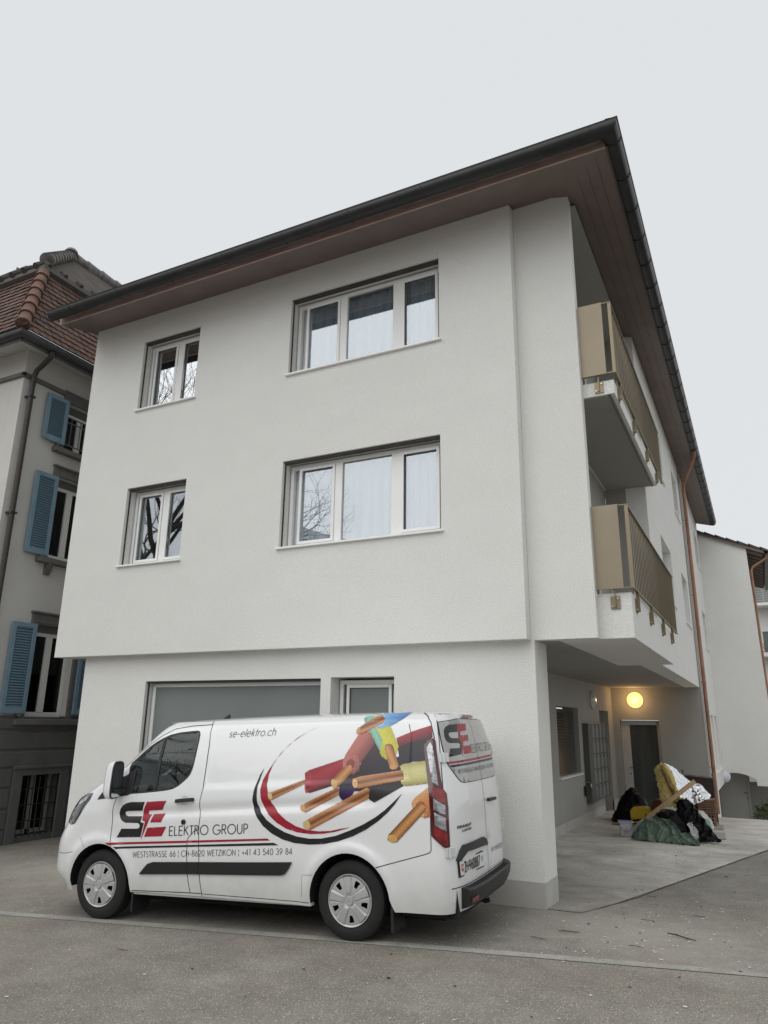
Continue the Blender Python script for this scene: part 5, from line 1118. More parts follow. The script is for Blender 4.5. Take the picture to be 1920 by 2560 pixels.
# roof cap
def rooftop(q):
    nu, nl = 60, 16; k = len(q.v)
    for i in range(nu+1):
        for j in range(nl+1):
            lam = -1+2*j/nl; t = i/nu
            w_ = .69; uA = ufront(LF*abs(lam) if abs(lam) < 1 else LF, 1.962); uB = urear(min(LR,abs(lam)*LR),1.962)
            u = uA+(uB-uA)*t; L_ = Lside(u,1.962) if abs(lam) == 1 else w_*lam
            if abs(lam) == 1: L_ = math.copysign(Lside(u,1.962), lam)
            e = math.sin(math.pi*min(1,max(0,t)))**.35 if 0 < t < 1 else 0
            z = 1.962+.052*(1-abs(lam)**2.2)**.8*e
            q.v.append((u, -L_, z))
    for i in range(nu):
        for j in range(nl): q.f.append((k+i*(nl+1)+j, k+i*(nl+1)+j+1, k+(i+1)*(nl+1)+j+1, k+(i+1)*(nl+1)+j))
rooftop(body)
bo = body.build('body', PNT, van, smooth=True, weld=.0015, recalc=True, ang=32)
# wheel housings, floor and cabin
DKI = mat('cabin_dark', (.022,.022,.023), .75); UND = mat('underbody', (.010,.010,.010), .9)
q = MB(); q.box(-.55,3.75,-.66,.66,.165,.50); q.box(.47,2.48,-.90,.90,.255,.50); q.box(3.4,3.93,-.84,.84,.22,.45); q.box(1.36,1.40,-.80,.80,.5,1.82); q.box(-.55,.47,-.60,.60,.5,.8)
for cx in (.0,2.935):
    for s_ in (1,-1):
        pr_ = arc(cx+.006,.335,.415,185,-5,20); k = len(q.v)
        for u,z in pr_: q.v += [(u, s_*.60, z), (u, s_*(Lside(u,max(z,.28))-.012), z)]
        q.f += [(k+2*i,k+2*i+1,k+2*i+3,k+2*i+2) for i in range(len(pr_)-1)]
        q.add([(cx-.45,s_*.605,.2),(cx+.45,s_*.605,.2),(cx+.45,s_*.605,.8),(cx-.45,s_*.605,.8)], [(0,1,2,3)])
q.build('underbody', UND, van, recalc=False)
q = MB(); q.prism([(-.45,.95),(.05,1.00),(.16,1.20),(.05,1.245),(-.25,1.27),(-.42,1.20)], -.84, .84, lambda a,h,o: (a,o,h)); q.box(-.5,1.36,-.86,.86,.50,.56)
q.prism([(.12,1.10),(.22,1.14),(.20,1.26),(.10,1.28)], -.62, -.20, lambda a,h,o: (a,o,h)); q.build('dashboard', DKI, van, bevel=.02)
def seat(q, y0, y1):
    q.prism([(.62,.75),(1.12,.72),(1.15,.88),(.62,.92)], y0, y1, lambda a,h,o: (a,o,h)); q.prism([(1.02,.85),(1.16,.83),(1.32,1.46),(1.22,1.50)], y0, y1, lambda a,h,o: (a,o,h)); q.prism([(1.22,1.51),(1.32,1.49),(1.34,1.66),(1.26,1.68)], (y0+y1)/2-.12, (y0+y1)/2+.12, lambda a,h,o: (a,o,h))
for y0,y1 in ((-.75,-.25),(-.1,.75)): one('seat', mat('seat_cloth', (.028,.028,.03), .9), van, lambda q: seat(q,y0,y1), bevel=.03)
sw = MB(); cx_ = Vector((.46,-.42,1.20)); ax = Vector((.80,0,.60)); e1 = Vector((0,1,0)); e2 = ax.cross(e1)
sw.tube([tuple(cx_+(e1*math.cos(a)+e2*math.sin(a))*.19) for a in [i*math.pi/14 for i in range(28)]], .017, 8, closed=True); sw.bar(cx_-e1*.18, cx_+e1*.18, .03,.02); sw.bar(cx_, cx_-e2*.18, .03,.02); sw.bar(cx_, cx_-ax*.3, .05,.05); sw.build('steering_wheel', DKI, van, smooth=True)
# glazing
gi = smooth(F['glass_in'], 1)
for fm in (sidemap, sideR):
    decal('window_seal', BPL, [glassL, gi], fm, off=.001, st=.03)
    g_ = decal('side_window', VGL, [gi], fm, off=-.004, st=.05)
    decal('window_divider', BPL, [F['divider']], fm, off=.003, parent=g_)
decal('windscreen', VGL, [wsl], frontmap, off=-.003, st=.08)
q = MB(); patch(q, [[p for p in F['sail']]], sidemap, .03, .003); q.build('corner_trim', BPL, van, smooth=True, recalc=False)
# panel gaps
def line(name, pts, w_=.007, fm=sidemap, off=.0012): return decal(name, GAP, [ribbon(pts, w_)], fm, off=off, st=.02)
for k in ('door_f','door_r','slide_f','door_top','rear_gap','bump_gap','corner_gap'): line('panel_gap', F[k], .0075)
line('panel_gap', F['fuel'], .003); line('panel_gap', F['bumper_front'], .005); line('panel_gap', F['door_bot'], .008); line('panel_gap', [(1.33,.312),(2.0,.306),(2.52,.30)], .006)
line('panel_gap', F['bf2'], .003)
# side rubbing strip
mo_ = [F['mould'][0],(.60,.520),(.651,.566),(.713,.584),(1.143,.600),(1.86,.624),(2.351,.643),(2.315,.585),(2.272,.536),(2.232,.524),(1.86,.512),(1.142,.490)]
q = MB(); patch(q, [mo_], sidemap, .03, .016); k = len(q.v); dm_ = dens(mo_, .03)
q.v += [sidemap(a,z,.016) for a,z in dm_]+[sidemap(a+(.008 if a < 1 else -.004),z,0) if False else sidemap(a,z,-.004) for a,z in dm_]; n = len(dm_)
q.f += [(k+i,k+(i+1)%n,k+n+(i+1)%n,k+n+i) for i in range(n)]
so = q.build('rubbing_strip', BPL, van, smooth=True, weld=.0005, ang=40)
line('panel_gap', [(1.143,.60),(1.142,.488)], .006, off=.0175); line('panel_gap', [(1.283,.604),(1.285,.492)], .006, off=.0175)
# handles and lock
def handle(q, u0, u1, z0, z1):
    n = 10; k = len(q.v)
    for i in range(n+1):
        t = i/n; u = u0+(u1-u0)*t; zc = z0+(z1-z0)*t; o = .016+.028*math.sin(math.pi*t)**.5
        for dz,do in ((-.017,-.012),(.017,-.012),(.017,.006),(-.017,.006)):
            p = sidemap(u, zc+dz, o+do); q.v.append(p)
    for i in range(n):
        for j in range(4): q.f.append((k+i*4+j,k+i*4+(j+1)%4,k+(i+1)*4+(j+1)%4,k+(i+1)*4+j))
    q.f += [(k,k+1,k+2,k+3),(k+n*4,k+n*4+1,k+n*4+2,k+n*4+3)]
hc = decal('handle_cup', mat('shaded_paint', (.60,.61,.615), .35, coat=.6), [arc(1.062,1.178,.046,0,350,20)], sidemap, off=.0014)
one('door_handle', BPL, van, lambda q: handle(q,.955,1.188,1.168,1.186), bevel=.006)
def lockf(q):
    c = Vector(sidemap(1.076,.972,0)); q.lathe([(.026,0),(.026,.01),(.020,.016),(.012,.016),(.010,.010)], 20, lambda x,y,h: (c.x+x, c.y-h, c.z+y))
one('door_lock', mat('lock_dark', (.05,.05,.05), .35, metal=.6), van, lockf, smooth=True)
# mirror
mr = MB(); MC = Vector((.215,-1.075,1.385))
def mir(sx, sy, sz, rows, q, c):
    k = len(q.v); n = 28
    for (dx, f) in rows:
        for i in range(n):
            a = 2*math.pi*i/n; y = math.copysign(abs(math.cos(a))**.45, math.cos(a))*sy*f; z = math.copysign(abs(math.sin(a))**.45, math.sin(a))*sz*f
            q.v.append((c.x+dx*sx+.10*z*0, c.y+y+.10*z, c.z+z))
    for r_ in range(len(rows)-1):
        for i in range(n): q.f.append((k+r_*n+i,k+r_*n+(i+1)%n,k+(r_+1)*n+(i+1)%n,k+(r_+1)*n+i))
    q.f += [tuple(k+i for i in range(n)), tuple(k+(len(rows)-1)*n+i for i in range(n))[::-1]]
mir(.11,.088,.195,[(-.9,.45),(-.75,.75),(-.4,.95),(.0,1.0),(.22,1.0)],mr,MC); mo2 = mr.build('wing_mirror', PNT, van, smooth=True, ang=50)
q = MB(); mir(.11,.086,.192,[(.225,.98),(.34,.95)],q,MC); q.build('mirror_shell', BPL, mo2, smooth=True, ang=40)
q = MB(); mir(.11,.070,.125,[(.345,.98),(.36,.98)],q,MC+Vector((0,.004,.045))); q.build('mirror_glass', mat('mirror', (.55,.58,.58), .03, metal=1.0), mo2)
q = MB(); mir(.11,.066,.040,[(.345,.98),(.36,.98)],q,MC+Vector((0,-.012,-.135))); q.build('mirror_glass', mat('mirror', (.5,.5,.5)), mo2)
one('mirror_arm', BPL, mo2, lambda q: (q.bar((.20,-1.01,1.265),(.24,-.90,1.26),.10,.06), q.bar((.21,-1.0,1.36),(.26,-.88,1.34),.07,.12)), bevel=.015)
q = MB(); mir(.11,.088,.195,[(-.9,.45),(-.4,.95),(.0,1.0),(.3,1.0)],q,Vector((.215,1.075,1.385))); q.build('wing_mirror', BPL, van, smooth=True, ang=50)
# headlamp
hl = [(-.56,.955),(-.548,1.02),(-.525,1.085),(-.48,1.145),(-.42,1.185),(-.34,1.212),(-.25,1.235),(-.178,1.242),(-.2,1.174),(-.257,1.112),(-.311,1.025),(-.382,.931),(-.449,.912),(-.53,.93)]
ho = decal('headlight', mat('headlamp_glass', (.035,.037,.04), .06, metal=.2, coat=1.0, var=.5, vs=9), [hl], sidemap, off=.004, st=.02)
LNS = mat('lamp_chrome', (.45,.47,.48), .12, metal=.9, var=.4, vs=25)
for k in ([(-.515,.96),(-.50,1.03),(-.47,1.10),(-.42,1.08),(-.445,1.0),(-.47,.955)],[(-.41,1.125),(-.35,1.17),(-.23,1.21),(-.26,1.165),(-.335,1.125)]): decal('headlamp_reflector', LNS, [k], sidemap, off=.006, st=.02, parent=ho)
# wheels
def wheel(cx, side, steer=0.):
    s_ = side; y0 = -s_*.945
    TT = lambda x,y,h: (cx+x*math.cos(steer)-h*math.sin(steer)*1, y0*0+(-s_)*(.935-.0+h)+x*math.sin(steer)*(-s_)*0 + (x*math.sin(steer)), .337+y)
    q = MB(); q.lathe([(.20,-.20),(.30,-.205),(.330,-.185),(.337,-.15),(.337,-.05),(.332,-.018),(.31,.0),(.27,.008),(.235,.006),(.212,-.01),(.208,-.05)], 56, TT, False)
    wo_ = q.build('wheel', RUB, van, smooth=True, ang=40)
    q = MB(); q.lathe([(.212,-.06),(.215,-.015),(.221,.002),(.216,.010),(.207,.006),(.198,-.006)], 56, TT, False)
    HUBM = mat('hubcap_silver', (.50,.505,.505), .40, metal=.35, var=.04); q.build('wheel_rim', HUBM, wo_, smooth=True, ang=50)
    # five-blade cover: profile varies with angle, with dark openings between the blades
    q = MB(); N, Mr = 240, 30
    def hh(r_, a):
        t = ((a/(2*math.pi)*5+.1) % 1.0)    # 0 = centre of a blade, .5 = the opening between two
        d = min(t, 1-t); ang = (.5-d)*2*math.pi/5*r_      # distance from the slot's middle line
        h = .018-.014*(r_/.2)**2
        wb = .30-.10*ss(.05,.17,r_)           # raised blade, its edges splayed towards the rim
        h += .009*ss(wb+.03,wb-.03,d)*ss(.045,.075,r_)
        h -= .006*math.exp(-((d-wb)/.03)**2)*ss(.05,.08,r_)
        if r_ < .040: h += .010
        elif r_ < .046: h -= .004
        return h, (.120 < r_ < .183 and ang < .013+.22*(r_-.120))
    k = 0
    for i in range(Mr+1):
        r_ = .004+.196*i/Mr
        for j in range(N):
            a = 2*math.pi*j/N; h, _ = hh(r_, a); q.v.append(TT(r_*math.sin(a), r_*math.cos(a), h))
    for i in range(Mr):
        for j in range(N):
            rm = .004+.196*(i+.5)/Mr; am = 2*math.pi*(j+.5)/N
            if not hh(rm, am)[1]: q.f.append((i*N+j, i*N+(j+1)%N, (i+1)*N+(j+1)%N, (i+1)*N+j))
    q.build('hubcap', HUBM, wo_, smooth=True, recalc=False, ang=40)
    q = MB(); q.lathe([(.197,-.05),(.02,-.05)], 40, TT); q.build('brake_disc', UND, wo_, recalc=False)
for cx in (0.,2.933): wheel(cx, 1); wheel(cx, -1)
# mud flaps
one('mud_flap', BPL, van, lambda q: q.box(.425,.445,-.93,-.66,.10,.36)); one('mud_flap', BPL, van, lambda q: q.box(3.335,3.36,-.94,-.66,.10,.40))
# sill plate under the doors
one('sill', mat('sill_paint', (.62,.62,.61), .4, var=.1), van, lambda q: q.box(.44,2.53,-.925,-.86,.262,.292), bevel=.008)
# rear: lamps, bumper, doors, plate
tail = F['tail']
to = decal('tail_light', mat('tail_red', (.075,.003,.008), .10, coat=1.0), [tail], sidemap, off=.010, st=.02)
q = MB(); n = len(tail); dt = dens(tail,.02); n = len(dt); q.v = [sidemap(*p,.010) for p in dt]+[sidemap(*p,-.005) for p in dt]; q.f = [(i,(i+1)%n,n+(i+1)%n,n+i) for i in range(n)]; q.build('lamp_edge', mat('tail_red'  , (.1,0,0)), to, recalc=False)
CLR = mat('clear_lens', (.36,.37,.38), .15, metal=.55, coat=1.0, var=.35, vs=14, st=(1,1,4)); RDL = mat('bright_red_lens', (.24,.008,.010), .08, coat=1.0, var=.5, vs=16)
for k, m_ in (('tl_clear1',CLR),('tl_red',RDL),('tl_clear2',CLR),('tl_clear3',CLR),('tl_red2',RDL)): decal('lens', m_, [F[k]], sidemap, off=.0125, st=.02, parent=to)
decal('tail_light', mat('tail_red', (.1,0,0)), [tail], sideR, off=.010, st=.03)
rw_ = [p for p in F['R_rwin']][:9]; rwin = smooth(rw_+[(-p[0],p[1]) for p in rw_[::-1]], 1)
RWG = mat('filmed_glass', (.40,.40,.39), .16, var=.05, vs=2, coat=.5)
ro_ = decal('rear_window', RWG, [rwin], rearmap, off=.004, st=.05)
decal('window_seal', GAP, [smooth([(p[0]*1.012, 1.6+(p[1]-1.6)*1.02) for p in rw_+[(-p[0],p[1]) for p in rw_[::-1]]],1), rwin], rearmap, off=.003, st=.05)
line('panel_gap', [(0,1.93),(0,1.3),(0,.46)], .007, rearmap, .0055)
line('panel_gap', [(.93,.47),(.4,.475),(-.4,.475),(-.93,.47)], .008, rearmap, .002)
line('panel_gap', [(.955,.80),(.958,1.2),(.95,1.6),(.935,1.90)], .007, rearmap, .002)
decal('brake_light', mat('dark_red_lens', (.13,.012,.02), .2), [[(.24,1.958),(-.24,1.958),(-.26,1.928),(.26,1.928)]], rearmap, off=.02, st=.03)
# plastic step bumper
bt = []
q = MB(); nb = 40; prof = [(.0,.462),(.075,.456),(.088,.440),(.080,.36),(.055,.30),(.0,.285)]
for i in range(nb+1):
    lam = .80-1.74*i/nb; lam = max(lam,-.94)
    for (o,z) in prof:
        x,y,_ = rearmap(lam, z, 0); nx_ = 1-.6*ss(.75,.95,abs(lam)); q.v.append((x+o*nx_-.006, y-.02*math.copysign(ss(.8,.95,abs(lam)),lam), z))
m_ = len(prof)
for i in range(nb):
    for j in range(m_-1): q.f.append((i*m_+j,i*m_+j+1,(i+1)*m_+j+1,(i+1)*m_+j))
q.f += [tuple(range(m_)), tuple(nb*m_+j for j in range(m_))]
bu = q.build('rear_bumper', BPL, van, smooth=True, ang=35)
one('bumper_step', BPL, bu, lambda q: [q.bar(Vector(rearmap(.74-.037*k,.4615,.008)), Vector(rearmap(.74-.037*k,.4570,.064)), .008, .006) for k in range(38)])
one('reflector', mat('reflector_red', (.16,.006,.010), .2, coat=.8), bu, lambda q: q.add([rearmap(.77,.372,.083),rearmap(.64,.385,.090),rearmap(.63,.342,.088),rearmap(.755,.335,.080)], [(0,1,2,3)]), recalc=False)
one('parking_sensor', mat('sensor_white', (.6,.6,.6), .3), van, lambda q: q.lathe([(.018,0),(.018,.004),(.012,.007)], 16, lambda x,y,h: (sidemap(3.905,.372,.002+h)[0]+x*.8, sidemap(3.905,.372,.002+h)[1]-.2*x, .372+y)))
one('tow_hook', UND, van, lambda q: q.tube([(3.9,-.12,.26),(3.98,-.12,.235),(4.02,-.12,.25)], .022, 8))
HNG = mat('hinge_paint', (.62,.63,.635), .35, coat=.5)
def hinge(lam, z0, z1):
    q = MB()
    for (a,c) in ((lam,lam-.085),):
        q.add([rearmap(a,z0,.004),rearmap(c,z0,.004),rearmap(c,z1,.004),rearmap(a,z1,.004),rearmap(a,z0,.022),rearmap(c,z0,.022),rearmap(c,z1,.022),rearmap(a,z1,.022)], [(0,1,2,3),(7,6,5,4),(0,4,5,1),(1,5,6,2),(2,6,7,3),(3,7,4,0)])
    q.tube([rearmap(lam-.02,z0-.006,.026),rearmap(lam-.02,z1+.006,.026)], .012, 8); q.build('door_hinge', HNG, van, bevel=.003, segs=1)
hinge(.965,1.52,1.60); hinge(.965,.725,.805); hinge(-.90,1.55,1.65); hinge(-.90,.76,.86)
gn = F['R_garn']; gn = [(.86,.690),(.80,.765),(.735,.805),(.16,.805),(.07,.775),(.03,.735),(.07,.717),(.14,.728),(.66,.742),(.80,.690)]
q = MB(); patch(q, [gn], rearmap, .03, .022); dg = dens(gn,.03); n = len(dg); k = len(q.v); q.v += [rearmap(*p,.022) for p in dg]+[rearmap(*p,-.003) for p in dg]; q.f += [(k+i,k+(i+1)%n,k+n+(i+1)%n,k+n+i) for i in range(n)]; q.build('plate_garnish', BPL, van, smooth=True, ang=40)
dh = MB(); dh.add([rearmap(*p,o) for o in (.004,.034) for p in ((-.10,1.135),(-.40,1.128),(-.40,1.098),(-.10,1.105))], [(0,1,2,3),(7,6,5,4),(0,4,5,1),(1,5,6,2),(2,6,7,3),(3,7,4,0)]); dh.build('door_handle', BPL, van, bevel=.006)
pf = [(.842,.686),(.212,.690),(.212,.548),(.834,.548)]; pp = [(.832,.678),(.226,.682),(.226,.562),(.824,.562)]
q = MB(); q.add([rearmap(*p,o) for o in (.002,.014) for p in pf], [(0,1,2,3),(7,6,5,4),(0,4,5,1),(1,5,6,2),(2,6,7,3),(3,7,4,0)]); po = q.build('number_plate', BPL, van, recalc=True)
PLm = lambda a,z,o=0: tuple(Vector(rearmap(pp[0][0],pp[0][1],.0185+o)).lerp(Vector(rearmap(pp[1][0],pp[1][1],.0185+o)),a).lerp(Vector(rearmap(pp[3][0],pp[3][1],.0185+o)).lerp(Vector(rearmap(pp[2][0],pp[2][1],.0185+o)),a),1-z))
one('plate_face', mat('plate_white', (.74,.74,.72), .35), po, lambda q: q.add([PLm(0,0),PLm(1,0),PLm(1,1),PLm(0,1)], [(0,1,2,3)]), recalc=False)
# ------------------------------------------------------------------ lettering : a small single-stroke alphabet
def A_(cx, cy, rx, ry, a0, a1, n=14): return [(cx+rx*math.cos(R(a0+(a1-a0)*i/n)), cy+ry*math.sin(R(a0+(a1-a0)*i/n))) for i in range(n+1)]
G = {'E':(.50,[[(.48,1),(.04,1),(.04,0),(.48,0)],[(.04,.52),(.44,.52)]]),'L':(.42,[[(.04,1),(.04,0),(.42,0)]]),'K':(.56,[[(.04,0),(.04,1)],[(.50,1),(.05,.45)],[(.18,.58),(.56,0)]]),
'T':(.46,[[(0,1),(.46,1)],[(.23,1),(.23,0)]]),'R':(.54,[[(.04,0),(.04,1),(.28,1)]+A_(.28,.75,.2,.25,90,-90)+[(.04,.5)],[(.26,.5),(.52,0)]]),'O':(.98,[A_(.49,.5,.47,.51,90,450,32)]),
'G':(.92,[A_(.48,.5,.46,.51,48,330,28)+[(.92,.44),(.56,.44)]]),'U':(.62,[[(.04,1),(.04,.33)]+A_(.31,.33,.27,.34,180,360)+[(.58,1)]]),'P':(.50,[[(.04,0),(.04,1),(.24,1)]+A_(.24,.74,.22,.26,90,-90)+[(.04,.48)]]),
'W':(.92,[[(0,1),(.22,0),(.46,.95),(.70,0),(.92,1)]]),'S':(.50,[A_(.25,.76,.19,.24,40,270,14)+A_(.25,.26,.22,.26,90,-150,14)]),'A':(.66,[[(0,0),(.33,1),(.66,0)],[(.12,.34),(.54,.34)]]),
'C':(.84,[A_(.48,.5,.46,.51,45,315,26)]),'H':(.62,[[(.04,0),(.04,1)],[(.58,0),(.58,1)],[(.04,.52),(.58,.52)]]),'Z':(.52,[[(.02,1),(.50,1),(.0,0),(.52,0)]]),'I':(.10,[[(.05,0),(.05,1)]]),'N':(.66,[[(.04,0),(.04,1),(.62,0),(.62,1)]]),
'|':(.10,[[(.05,-.18),(.05,.34)],[(.05,.54),(.05,1.02)]]),'-':(.34,[[(.03,.38),(.31,.38)]]),'+':(.56,[[(.03,.40),(.53,.40)],[(.28,.15),(.28,.65)]]),' ':(.26,[]),'.':(.16,[[(.06,.0),(.06,.07)]]),
'6':(.54,[A_(.27,.31,.24,.31,0,360,24),[(.045,.38),(.40,1)]]),'8':(.54,[A_(.27,.77,.19,.23,0,360,22),A_(.27,.27,.24,.27,0,360,24)]),'2':(.54,[A_(.27,.72,.22,.28,165,-35,16)+[(.02,0),(.52,0)]]),
'0':(.54,[A_(.27,.5,.24,.51,0,360,28)]),'4':(.56,[[(.42,0),(.42,1),(.0,.26),(.54,.26)]]),'1':(.34,[[(.06,.98),(.22,1),(.22,0)]]),'3':(.54,[A_(.25,.76,.20,.24,150,-90,16)+A_(.25,.26,.24,.26,90,-150,16)]),
'5':(.54,[[(.48,1),(.14,1),(.07,.56)]+A_(.25,.32,.25,.32,120,-150,18)]),'9':(.54,[A_(.27,.69,.24,.31,0,360,24),[(.495,.62),(.14,0)]]),'7':(.5,[[(.02,1),(.48,1),(.14,0)]]),
's':(.40,[A_(.2,.50,.13,.17,50,270,12)+A_(.2,.17,.16,.17,90,-150,12)]),'e':(.66,[[(.05,.35),(.61,.35)]+A_(.33,.33,.28,.34,0,310,24)]),'l':(.12,[[(.06,0),(.06,1.05)]]),'k':(.46,[[(.05,0),(.05,1.05)],[(.40,.66),(.06,.30)],[(.16,.41),(.44,0)]]),
't':(.28,[[(.14,0),(.14,.98)],[(0,.66),(.28,.66)]]),'r':(.30,[[(.05,0),(.05,.67)],[(.05,.40)]+A_(.22,.48,.16,.18,160,60,8)]),'o':(.70,[A_(.35,.33,.30,.34,0,360,24)]),'c':(.62,[A_(.36,.33,.30,.34,45,315,22)]),'h':(.54,[[(.05,0),(.05,1.05)],[(.05,.38)]+A_(.27,.40,.22,.27,180,0,14)+[(.49,0)]]),
'M':(.78,[[(.04,0),(.04,1),(.39,.12),(.74,1),(.74,0)]]),
'i':(.1,[[(.05,0),(.05,.66)],[(.05,.9),(.05,.98)]])}
def stroke(q, pts, w_, P, off):
    n = len(pts)
    if n < 2: return
    fine = []
    for i in range(n-1):
        a, c = pts[i], pts[i+1]; d = math.hypot(c[0]-a[0], c[1]-a[1]); k = max(1, int(d/.35))
        fine += [(a[0]+(c[0]-a[0])*j/k, a[1]+(c[1]-a[1])*j/k) for j in range(k)]
    fine.append(pts[-1]); pts = fine; n = len(pts); k = len(q.v); cl = math.hypot(pts[0][0]-pts[-1][0], pts[0][1]-pts[-1][1]) < 1e-4
    for i in range(n):
        if cl: a, c = pts[i-1 if i else n-2], pts[i+1 if i < n-1 else 1]
        else: a, c = pts[max(i-1,0)], pts[min(i+1,n-1)]
        b0 = pts[i]; d1 = Vector((b0[0]-a[0], b0[1]-a[1])); d2 = Vector((c[0]-b0[0], c[1]-b0[1]))
        if d1.length < 1e-6: d1 = d2
        if d2.length < 1e-6: d2 = d1
        d1.normalize(); d2.normalize(); t = d1+d2
        if t.length < 1e-3: t = d2.copy()
        t.normalize(); nn = Vector((-t.y, t.x)); s_ = w_/2/max(.45, abs(nn.dot(Vector((-d1.y,d1.x)))))
        q.v.append(P(b0[0]+nn.x*s_, b0[1]+nn.y*s_, off)); q.v.append(P(b0[0]-nn.x*s_, b0[1]-nn.y*s_, off))
    q.f += [(k+2*i,k+2*i+1,k+2*i+3,k+2*i+2) for i in range(n-1)]
def lettering(name, text, p0, p1, h, fm, w_=.09, m=None, off=.0022, parent=None, sp=.12, slant=0., wscale=None):
    """text set from p0 to p1 (baseline, surface coordinates), cap height h (surface units)"""
    adv = []; x = 0
    for ch in text: adv.append(x); x += G[ch][0]+sp
    tot = x-sp; ex = Vector((p1[0]-p0[0], p1[1]-p0[1])); q = MB()
    P = lambda a, b_, o: fm(p0[0]+ex.x*(a+slant*b_)/tot, p0[1]+ex.y*(a/tot)+b_*h, o)
    for i, ch in enumerate(text):
        for st_ in G[ch][1]: stroke(q, [(adv[i]+a, c) for a, c in st_], w_, P, off)
    return q.build(name, m or TXT, parent or van, recalc=False)
lettering('lettering', 'ELEKTRO GROUP', (.901,.839), (1.852,.883), .086, sidemap, w_=.105, sp=.15)
lettering('lettering', 'WESTSTRASSE 66 | CH-8620 WETZIKON | +41 43 540 39 84', (.453,.619), (2.352,.710), .053, sidemap, w_=.10, sp=.16)
lettering('lettering', 'se-elektro.ch', (1.486,1.791), (2.05,1.798), .074, sidemap, w_=.085, sp=.10, slant=.12)
for k, m_ in (('SE_S',BLK),('SE_E',CRM),('SE_E2',CRM),('SE_E3',CRM)): decal('logo', m_, [F[k]], sidemap)
decal('stripe', CRM, [[(.081,.750),(.132,.731),(1.0,.771),(2.105,.8255),(2.078,.842),(1.0,.792)]], sidemap, st=.06)
decal('stripe', BLK, [[(.195,.7135),(.239,.696),(1.2,.742),(2.203,.786),(2.146,.806),(1.2,.760)]], sidemap, st=.06)
# printed picture : crescents and cut cables
decal('crescent', CRM, [F['sw_red']], sidemap, off=.0030)
decal('crescent', BLK, [F['sw_blk']], sidemap, off=.0030)
INK = bpy.data.materials.new('printed_vinyl'); INK.use_nodes = True
at_ = INK.node_tree.nodes.new('ShaderNodeAttribute'); at_.attribute_name = 'ink'; nz_ = INK.node_tree.nodes.new('ShaderNodeTexNoise'); nz_.inputs['Scale'].default_value = 45; nz_.inputs['Detail'].default_value = 4
mr_ = INK.node_tree.nodes.new('ShaderNodeMapRange'); mr_.inputs[1].default_value = .3; mr_.inputs[2].default_value = .7; mr_.inputs[3].default_value = .78; mr_.inputs[4].default_value = 1.22; sc2 = INK.node_tree.nodes.new('ShaderNodeVectorMath'); sc2.operation = 'SCALE'
pb = INK.node_tree.nodes['Principled BSDF']; pb.inputs['Roughness'].default_value = .38; pb.inputs['Coat Weight'].default_value = .3
lk = INK.node_tree.links; lk.new(nz_.outputs[0], mr_.inputs[0]); lk.new(at_.outputs['Color'], sc2.inputs[0]); lk.new(mr_.outputs[0], sc2.inputs['Scale']); lk.new(sc2.outputs[0], pb.inputs['Base Color'])
def grad(cols, axis=None, loop=None, along=None):
    """ink colour across (or along) a printed shape"""
    (a, c) = axis; d = Vector((c[0]-a[0], c[1]-a[1])); l = d.length; d /= l; nn = Vector((-d.y, d.x))
    ds = [(p[0]-a[0])*nn.x+(p[1]-a[1])*nn.y for p in loop]; lo, hi = min(ds), max(ds)
    def f(u, z):
        t = ((u-a[0])*nn.x+(z-a[1])*nn.y-lo)/(hi-lo)
        if along: t = ((u-a[0])*d.x+(z-a[1])*d.y)/l
        t = min(1,max(0,t))*(len(cols)-1); k = min(int(t), len(cols)-2); s_ = t-k
        return tuple(cols[k][i]*(1-s_)+cols[k+1][i]*s_ for i in range(3))
    return f
CU = [(.30,.10,.035),(.55,.26,.11),(.13,.04,.014),(.44,.18,.065),(.60,.31,.14)]
CU2 = [(.22,.075,.02),(.50,.22,.07),(.62,.32,.12),(.40,.16,.05),(.18,.06,.02)]
def cable(k, cols, axis, off, along=None, nm='cable_print', sm=0):
    l = smooth(F[k], sm) if sm else F[k]; decal(nm, INK, [l], sidemap, off=off+.0012, st=.0115, col=grad(cols, axis, l, along))
cable('w_dark', [(.010,.010,.030),(.012,.010,.018),(.05,.010,.025)], ((2.9,1.2),(3.6,1.6)), .0020)
cable('w_redband', [(.03,.008,.015),(.20,.012,.025),(.36,.030,.045)], ((3.4,1.69),(3.75,1.80)), .0023, sm=0)
cable('w7i', [(.05,.012,.10),(.02,.008,.06),(.01,.01,.02)], ((2.85,1.2),(3.0,1.3)), .0024)
cable('w7c', CU, ((2.45,1.1),(2.85,1.28)), .0027)
cable('w1i', [(.03,.004,.008),(.28,.012,.028),(.38,.03,.045),(.30,.015,.03)], ((2.5,1.33),(2.88,1.48)), .0026)
cable('w1c', CU, ((2.07,1.22),(2.46,1.36)), .0029)
cable('w2i', [(.50,.16,.13),(.46,.14,.11),(.28,.08,.07),(.12,.04,.04)][::-1], ((2.93,1.45),(3.14,1.78)), .0028)
cable('w6i', [(.008,.008,.009),(.02,.02,.02),(.008,.008,.009)], ((3.17,1.22),(3.48,1.33)), .0028)
cable('w6c', CU, ((2.5,.97),(3.15,1.27)), .0031)
F['w3g'] = [(3.045,1.958),(3.115,1.958),(3.177,1.837),(3.263,1.723),(3.256,1.619),(3.227,1.642),(3.021,1.939)]
F['w3y'] = [(3.115,1.958),(3.20,1.958),(3.242,1.869),(3.327,1.855),(3.433,1.666),(3.396,1.58),(3.311,1.549),(3.259,1.581),(3.238,1.614),(3.26,1.723),(3.166,1.86)]
F['w4i'] = [(3.104,1.942),(3.19,1.974),(3.501,1.980),(3.445,1.92),(3.344,1.866),(3.235,1.83),(3.169,1.846)]
cable('w3g', [(.12,.34,.24),(.28,.55,.42),(.16,.40,.30)], ((3.07,1.93),(3.25,1.65)), .0033)
